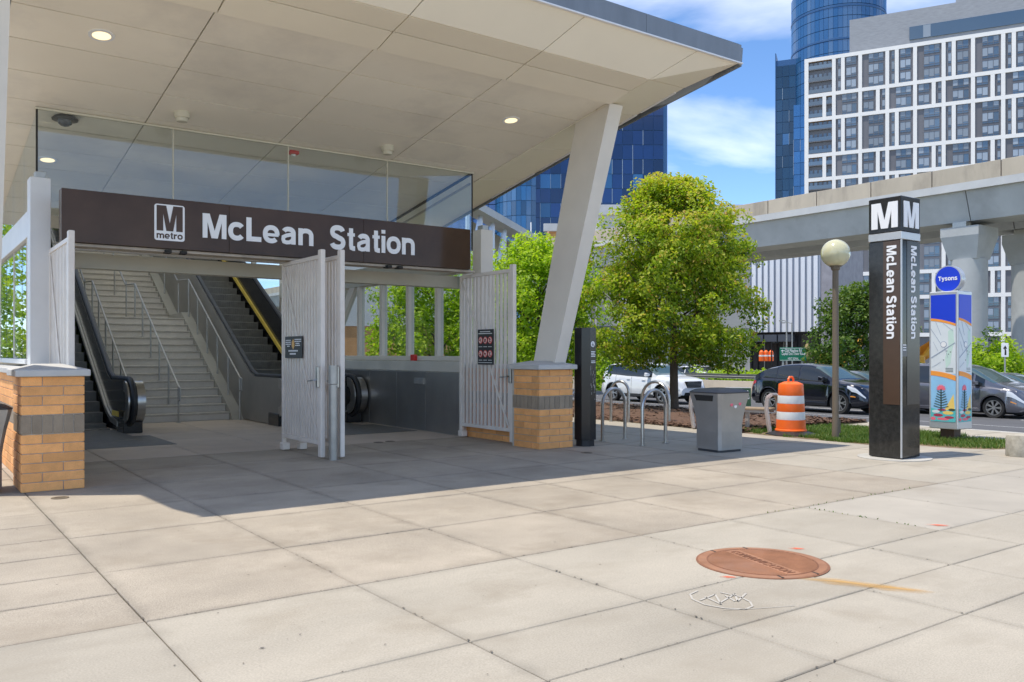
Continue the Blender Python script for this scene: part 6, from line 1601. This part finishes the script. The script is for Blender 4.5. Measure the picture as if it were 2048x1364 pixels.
# ---------------------------------------------------------------- glass towers
def tower_face(o, w_, z0, z1, cw, chh, x_off, y_at, rot=None, parts=True, fin=.25):
    pass
def glass_tower(name, label, px0, px1, D, ztop, depth, ang, cw, chh, mat_p, nparts=150, seed=1, ymin_px=None):
    """box tower; its front face spans px0..px1, curtain wall of separate panes"""
    a = DD(px0, 700, D); b = DD(px1, 700, D) ; L = (b-a).length; rz = math.atan2((b-a).y, (b-a).x)+ang
    o = thing(name, label, 'building', (a.x, a.y, -1), rz)
    MB().box(0, L, .3, depth, 0, ztop).build('core', M_bluemul, o, smooth=0)
    g = random.Random(seed); pane = MB().box(.06, cw-.06, .0, .28, .10, chh-.06).mesh('pane', mat_p, 0); pane2 = MB().box(.06, cw-.06, .02, .28, .10, chh-.06).mesh('pane', M_bluegl2, 0)
    fin = MB().box(-.08, .08, -.18, .3, .0, chh).mesh('fin', M_mulw, 0)
    nx, nz = int(L/cw), int(ztop/chh)
    cells = []
    for i in range(nx):
        for j in range(nz): cells.append((i, j))
    cells.sort(key=lambda c: (abs(c[1]*chh-40)))
    rest = MB(); finm = MB()
    for q, (i, j) in enumerate(cells):
        lite = g.random() < .06
        if q < nparts: link('pane', pane2 if lite else pane, o, (i*cw, 0, j*chh))
        else: rest.box(i*cw+.06, i*cw+cw-.06, .0, .28, j*chh+.10, j*chh+chh-.06)
        if g.random() < .36 and j < nz: finm.box(i*cw-.05, i*cw+.05, -.12, .29, j*chh, j*chh+chh)
    if rest.v: rr = rest.build('glazing', mat_p, o, smooth=0); rr['kind'] = 'stuff'
    if finm.v: finm.build('mullion_fins', M_mulw, o, smooth=0)['kind'] = 'stuff'
    return o, L
o, L = glass_tower('office_tower', 'dark blue glass office tower behind the canopy and slanted column', 1060, 1335, 240, 84, 40, R(0), 2.9, 4.1, M_bluegl, 280, 2)
# rounded corner and left wing
ob = bpy.data.objects
def arc_wall(o, cx, cy, r, a0, a1, n, ztop, chh, m, name='pane', step=1, cap=150):
    cells = []; 
    for i in range(n):
        for j in range(int(ztop/chh)): cells.append((i, j))
    cells.sort(key=lambda c: abs(c[1]*chh-42)); rest = MB(); cache = {}
    def seg(i, z0, z1, q=.0):
        A = a0+(a1-a0)*(i+.03)/n; B = a0+(a1-a0)*(i+.97)/n; rr = r-.25
        p = [(cx+r*math.cos(A), cy+r*math.sin(A)), (cx+r*math.cos(B), cy+r*math.sin(B)), (cx+rr*math.cos(B), cy+rr*math.sin(B)), (cx+rr*math.cos(A), cy+rr*math.sin(A))]
        return [(x, y, z0) for x, y in p], [(x, y, z1) for x, y in p]
    for q, (i, j) in enumerate(cells):
        if q < cap:
            if i not in cache: cache[i] = MB().hexa(*seg(i, .12, chh-.08)).mesh('pane', m, 0)
            link(name, cache[i], o, (0, 0, j*chh))
        else: rest.hexa(*seg(i, j*chh+.12, j*chh+chh-.08))
    if rest.v: rest.build('glazing', m, o, smooth=0)['kind'] = 'stuff'
    mb = MB(); pr_ = [(cx+(r-.3)*math.cos(a0+(a1-a0)*k/24), cy+(r-.3)*math.sin(a0+(a1-a0)*k/24)) for k in range(25)]+[(cx, cy)]
    mb.prism(pr_ if a1 > a0 else pr_[::-1], 0, ztop, 'z'); mb.build('core', M_bluemul, o, smooth=0)
w_ = thing('curved_office_tower', 'blue glass tower wing with rounded corner seen below the canopy edge', 'building', (*DD(1050, 700, 236).xy, -1), R(-36))
arc_wall(w_, 0, 9, 9, R(200), R(290), 10, 84, 4.1, mat('tower_glass_mid', (.02, .10, .22), .07, metal=.2, spec=.9, rand=.4), cap=140)
g2 = MB(); 
for i in range(9):
    for j in range(20): g2.box(-27+i*2.1, -25.1+i*2.1, 6.0+.5*(9-i)*.3, 6.3+.5*(9-i)*.3, j*4.1+.1, j*4.1+4.0)
g2.build('glazing', mat('tower_glass_pale', (.06, .12, .28), .1, metal=.2, spec=.9), w_, smooth=0)['kind'] = 'stuff'
MB().box(-27, -8, 8.6, 30, 0, 83).build('wing_core', M_bluemul, w_, smooth=0)
# cylinder tower
c = DD(1676, 700, 300); ct = thing('cylindrical_tower', 'blue glass cylindrical tower rising behind the white hotel', 'building', (c.x, c.y, -1), 0)
ac = math.atan2(-c.y, -c.x)
arc_wall(ct, 0, 0, 15.7, ac-R(95), ac+R(95), 34, 128, 4.0, mat('cyl_glass', (.05, .17, .36), .08, metal=.25, spec=.9, rand=.25), cap=250)
for z in (119.0, 108): MB().lathe([(15.72, z), (15.85, z+.1), (15.85, z+.7), (15.72, z+.8)], n=64).build('band', M_bluemul, ct)
a = DD(1552, 700, 300); gt_, L = glass_tower('slab_tower', 'dark teal glass slab tower left of the cylindrical tower', 1552, 1590, 300, 106, 20, R(-22), 2.2, 4.0, mat('teal_glass', (.008, .05, .10), .1, metal=.2, spec=.9, rand=.3), 100, 5)
MB().box(-.25, .05, -.3, 12, 0, 108.5).build('edge_fin', M_bluemul, gt_, smooth=0)
o2, L = glass_tower('glass_wing', 'blue glass wing between the slab tower and the white hotel corner', 1587, 1625, 292, 88, 14, R(-20), 2.2, 4.0, mat('cyl_glass', (.05, .17, .36), .08), 90, 6)

# striped white building
sa = DD(1492, 700, 118); sb = DD(1640, 700, 112); L = (sb-sa).length
stb = thing('striped_building', 'white building with vertical grey stripes below the guideway', 'building', (sa.x, sa.y, -1), math.atan2((sb-sa).y, (sb-sa).x))
zt = (HOR-480)/F_PX*115+2.5; zbm = (HOR-664)/F_PX*115+2.5
MB().box(0, L, .6, 20, zbm, zt).build('core', M_pw2, stb, smooth=0)
n = 12; g = random.Random(4)
for k in range(n):
    pw = L/n; MB().box(k*pw+.02, (k+.62)*pw, .0, .59, zbm+.01, zt, .0).build('white_panel', M_pw1, stb, smooth=0)
    MB().box((k+.63)*pw, (k+.98)*pw, .25, .59, zbm+.01, zt-(g.random()*3 if k % 3 == 0 else 0)).build('grey_panel', M_pw2, stb, smooth=0)
for q in range(7): MB().box(0, L, .56, .595, zbm+q*2.0, zbm+q*2.0+.05).build('joint_line', M_hotd, stb, smooth=0)
MB().box(-2, L+.5, 1.2, 18, 0, zbm-.01).build('shopfront', M_shop, stb, smooth=0)
for q in range(12): MB().box(q*.9-.5, q*.9-.42, 1.0, 1.19, 0, zbm-.3).build('mullion', M_dull if q % 3 == 0 else M_rimd, stb, smooth=0)
for k in range(4): MB().box(-1+k*1.9, .7+k*1.9, -.6, 1.15, zbm-1.3, zbm-.35).build('awning', mat('awning_grey', (.06, .07, .09), .7), stb, smooth=0)
MB().box(L+.05, L+1.9, .3, 14, 0, zt).build('side_tower', mat('striped_side', (.30, .29, .31), .8, var=.15, vscale=1), stb, smooth=0)
MB().box(L*.73, L*.94, .9, 1.18, .3, zbm-.4).build('display_window', mat('display', (.07, .065, .05), .2), stb, smooth=0)
MB().lathe([(.45, 0), (.6, .6), (.45, 1.3), (.25, 1.9), (.0, 2.1)], (L*.82, .6, 1.9), 10).build('display_figure', mat('display_gold', (.35, .26, .12), .4), stb)
# low wall / construction clutter between barrier and building
cw_ = thing('construction_fence', 'pale concrete construction barriers in front of the striped building', 'barrier', (*DD(1480, 740, 70).xy, -.8), R(-36))
for k in range(9): MB().prism([(k*1.6, 0), (k*1.6+1.5, 0), (k*1.6+1.5, .9), (k*1.6, .9)], 0, .3, 'y').build('segment', M_precast, cw_, smooth=0)
for k, (x, D) in enumerate(((1523, 84), (1532, 84), (1542, 84))):
    p = DD(x, 716, D); o = thing('construction_barrel', ['leftmost', 'middle', 'rightmost'][k]+' of three orange construction barrels in front of the dark shopfront', 'barrel', (p.x, p.y, p.z-.3), 0, 'orange barrels by the shopfront')
    MB().lathe([(.26, 0), (.26, .45), (.22, .9), (.1, 1.05), (0, 1.1)], n=12).build('shell', M_orange, o); MB().lathe([(.265, .45), (.262, .6)], n=12).build('band', M_whiter, o)
def street_pole(label, x, yt, D, arm=1.2, m=M_dull, r_=.09):
    p = DD(x, yt, D); o = thing('light_pole', label, 'street lamp', (p.x, p.y, -.75)); h_ = p.z+.75
    MB().tube([(0, 0, 0), (0, 0, h_)], [r_, r_*.6], 8).build('pole', m, o); v = Vector((C_, -S_, 0))*arm; MB().tube([(0, 0, h_-.1), (v.x*.5, v.y*.5, h_), (v.x, v.y, h_)], r_*.4, 6).build('arm', m, o)
    MB().box(v.x-.2, v.x+.2, v.y-.1, v.y+.1, h_-.08, h_+.03).build('lamp_head', m, o)
street_pole('thin grey light pole in front of the striped building, taller of two', 1573, 641, 80, -.5)
street_pole('thin grey light pole in front of the striped building, shorter of two', 1584, 645, 86, -.9)
street_pole('dark pole standing by the road left of the green road sign', 1543, 684, 60, .3, M_rimd, .06)
street_pole('dark light pole right of the concrete pier', 2033, 632, 90, -.4, M_rimd)
street_pole('grey street light with curved arm below the guideway, left of the pylon', 1752, 500, 70, -1.6)
# yellow machine
p = DD(1852, 720, 62); ex = thing('excavator', 'orange-yellow construction machine seen between pylon and kiosk', 'construction machine', (p.x, p.y, -.8), R(-36))
MB().hexa([(-1.6, 0, 2.0), (.5, 0, 2.2), (.5, .4, 2.2), (-1.6, .4, 2.0)], [(-.9, 0, 1.3), (1.0, 0, 3.6), (1.0, .4, 3.6), (-.9, .4, 1.3)]).build('boom', M_exc, ex, smooth=0)
MB().box(-2.2, -.4, -.8, 1.2, .7, 2.2, .1).build('cab', M_exc, ex); MB().box(-2.4, .4, -1, 1.4, 0, .68, .2).build('tracks', M_rimd, ex); MB().box(-2.15, -1.2, -.82, -.5, 1.4, 2.1).build('cab_window', M_cgl, ex)
p = DD(1612, 720, 75); ex2 = thing('excavator', 'yellow construction machine behind the small dark tree', 'construction machine', (DD(1690, 720, 75).x, DD(1690, 720, 75).y, -.8), R(-36))
MB().bar((-.5, 0, 1.5), (1.8, 0, 3.8), .5, .5).build('boom', M_exc, ex2); MB().box(-2.2, -.2, -.8, 1.2, .7, 2.4, .1).build('cab', M_exc, ex2); MB().box(-2.4, .4, -1, 1.4, 0, .68, .2).build('tracks', M_rimd, ex2)

# ---------------------------------------------------------------- station blocks far left of the road
def block(name, label, x0, x1, D, yt, m, depth=12, parts=None, cat='building'):
    a = DD(x0, 700, D); b = DD(x1, 700, D); L = (b-a).length; o = thing(name, label, cat, (a.x, a.y, -1), math.atan2((b-a).y, (b-a).x)); zt = HC+(HOR-yt)*D/F_PX+1
    MB().box(0, L, 0, depth, 0, zt).build('wall', m, o, smooth=0); return o, L, zt
o, L, zt = block('concrete_building', 'pale grey concrete building behind the street tree, left of the guideway', 1196, 1500, 84, 412, M_precast)
MB().box(-.1, L+.1, -.25, 0-.002, zt-.9, zt+.1).build('parapet', M_conc_l, o, smooth=0)
for q in range(4): MB().box(.2, L, -.03, -.002, 5+q*2.6, 5.05+q*2.6).build('joint_line', M_hotd, o, smooth=0)
for q in range(5): MB().box(1+q*3, 2.1+q*3, -.08, -.003, zt-4.5, zt-3.1).build('opening', M_rimd, o, smooth=0)
o, L, zt = block('brick_building', 'orange brick building with pale parapet left of the slanted column', 1098, 1200, 92, 452, M_obrick)
MB().box(-.6, L+.1, -.5, 0-.002, zt-.6, zt+.2).build('parapet', M_conc_l, o, smooth=0)
MB().box(-.02, L, -.06, -.003, zt-3.6, zt-2.4).build('band', M_precast, o, smooth=0)
o, L, zt = block('garage_wall', 'dark grey garage wall behind the white suv and bike racks', 1120, 1290, 62, 652, M_dgarage, 6)
for q in range(5): MB().box(0, L, -.05, -.002, 1+q*.5, 1.05+q*.5).build('slat_line', M_dull, o, smooth=0)
MB().box(L*.68, L*.78, -.3, -.004, 0, zt+2.5).build('pilaster', M_precast, o, smooth=0)
MB().box(L*.30, L*.36, -.3, -.004, 0, zt+2.5).build('pilaster', M_precast, o, smooth=0)
o, L, zt = block('brick_station_block', 'orange brick station building seen through the entrance hall windows', 600, 960, 62, 652, M_obrick)
MB().box(-.1, L+.1, -.1, -.002, zt-.01, zt+4.5).build('upper_wall', M_precast, o, smooth=0)
for q in range(8): MB().box(1+q*1.7, 2.1+q*1.7, -.06, -.003, 1.2, 2.2).build('window', M_hotgl, o, smooth=0)
# inclined truss gallery
ta = DD(935, 410, 36); tb2 = DD(1130, 520, 44)
tg = thing('truss_gallery', 'inclined grey steel truss gallery descending behind the right windows', 'footbridge')
def dn(p, h_): return Vector((p.x, p.y, p.z-h_))
off = Vector((S_, C_, 0))*3.0
MB().bar(ta, tb2, .9, .32).build('top_chord', M_conc_l, tg, smooth=0); MB().bar(dn(ta, 3.2), dn(tb2, 3.2), .3, .35).build('bottom_chord', M_conc_l, tg, smooth=0)
N_ = 9
for k in range(N_):
    a = ta.lerp(tb2, k/N_); b = ta.lerp(tb2, (k+1)/N_)
    MB().bar(dn(a, .1), dn(a, 3.2), .12, .14, (1, 0, 0)).build('vertical', M_alu, tg, smooth=0); MB().bar(dn(b, .15), dn(a, 3.2), .16, .14, (1, 0, 0)).build('diagonal', M_alu, tg, smooth=0)
MB().hexa([dn(ta, .2)+off, dn(tb2, .2)+off, dn(tb2, 3.3)+off, dn(ta, 3.3)+off], [p+off*.1 for p in (dn(ta, .2)+off, dn(tb2, .2)+off, dn(tb2, 3.3)+off, dn(ta, 3.3)+off)]).build('rear_wall', M_beam, tg, smooth=0)
MB().hexa([ta, tb2, tb2+off, ta+off], [ta+Vector((0, 0, .15)), tb2+Vector((0, 0, .15)), tb2+off+Vector((0, 0, .15)), ta+off+Vector((0, 0, .15))]).build('roof', M_conc_l, tg, smooth=0)
for k in (0.3, .8):
    p = ta.lerp(tb2, k); MB().box(p.x-.3, p.x+.3, p.y-.3, p.y+.3, -.9, p.z-3.3).build('support', M_conc, tg, smooth=0)
# second globe lamp seen through the window
lg = copy_tree(lp_, None, 'distant globe lamp seen through the entrance hall windows', (DD(798, 605, 40).x, DD(798, 605, 40).y, HC+(HOR-605)*40/F_PX-lz)); lg['group'] = lp_.get('group', 'globe lamps'); lp_['group'] = lg['group']
# camera mast on the far roof
p = DD(1062, 470, 80); cm_ = thing('camera_mast', 'white camera mast on the roof in front of the blue tower', 'camera mast', (p.x, p.y, p.z-3)); MB().tube([(0, 0, 0), (0, 0, 4.2)], .06, 6).build('mast', M_trim, cm_)
MB().lathe([(0, 2.6), (.35, 2.8), (.35, 3.1), (0, 3.2)], (-.4, 0, 0), 10).build('dish', M_trim, cm_); MB().lathe([(0, 2.6), (.35, 2.8), (.35, 3.1), (0, 3.2)], (.4, 0, 0), 10).build('dish', M_trim, cm_)
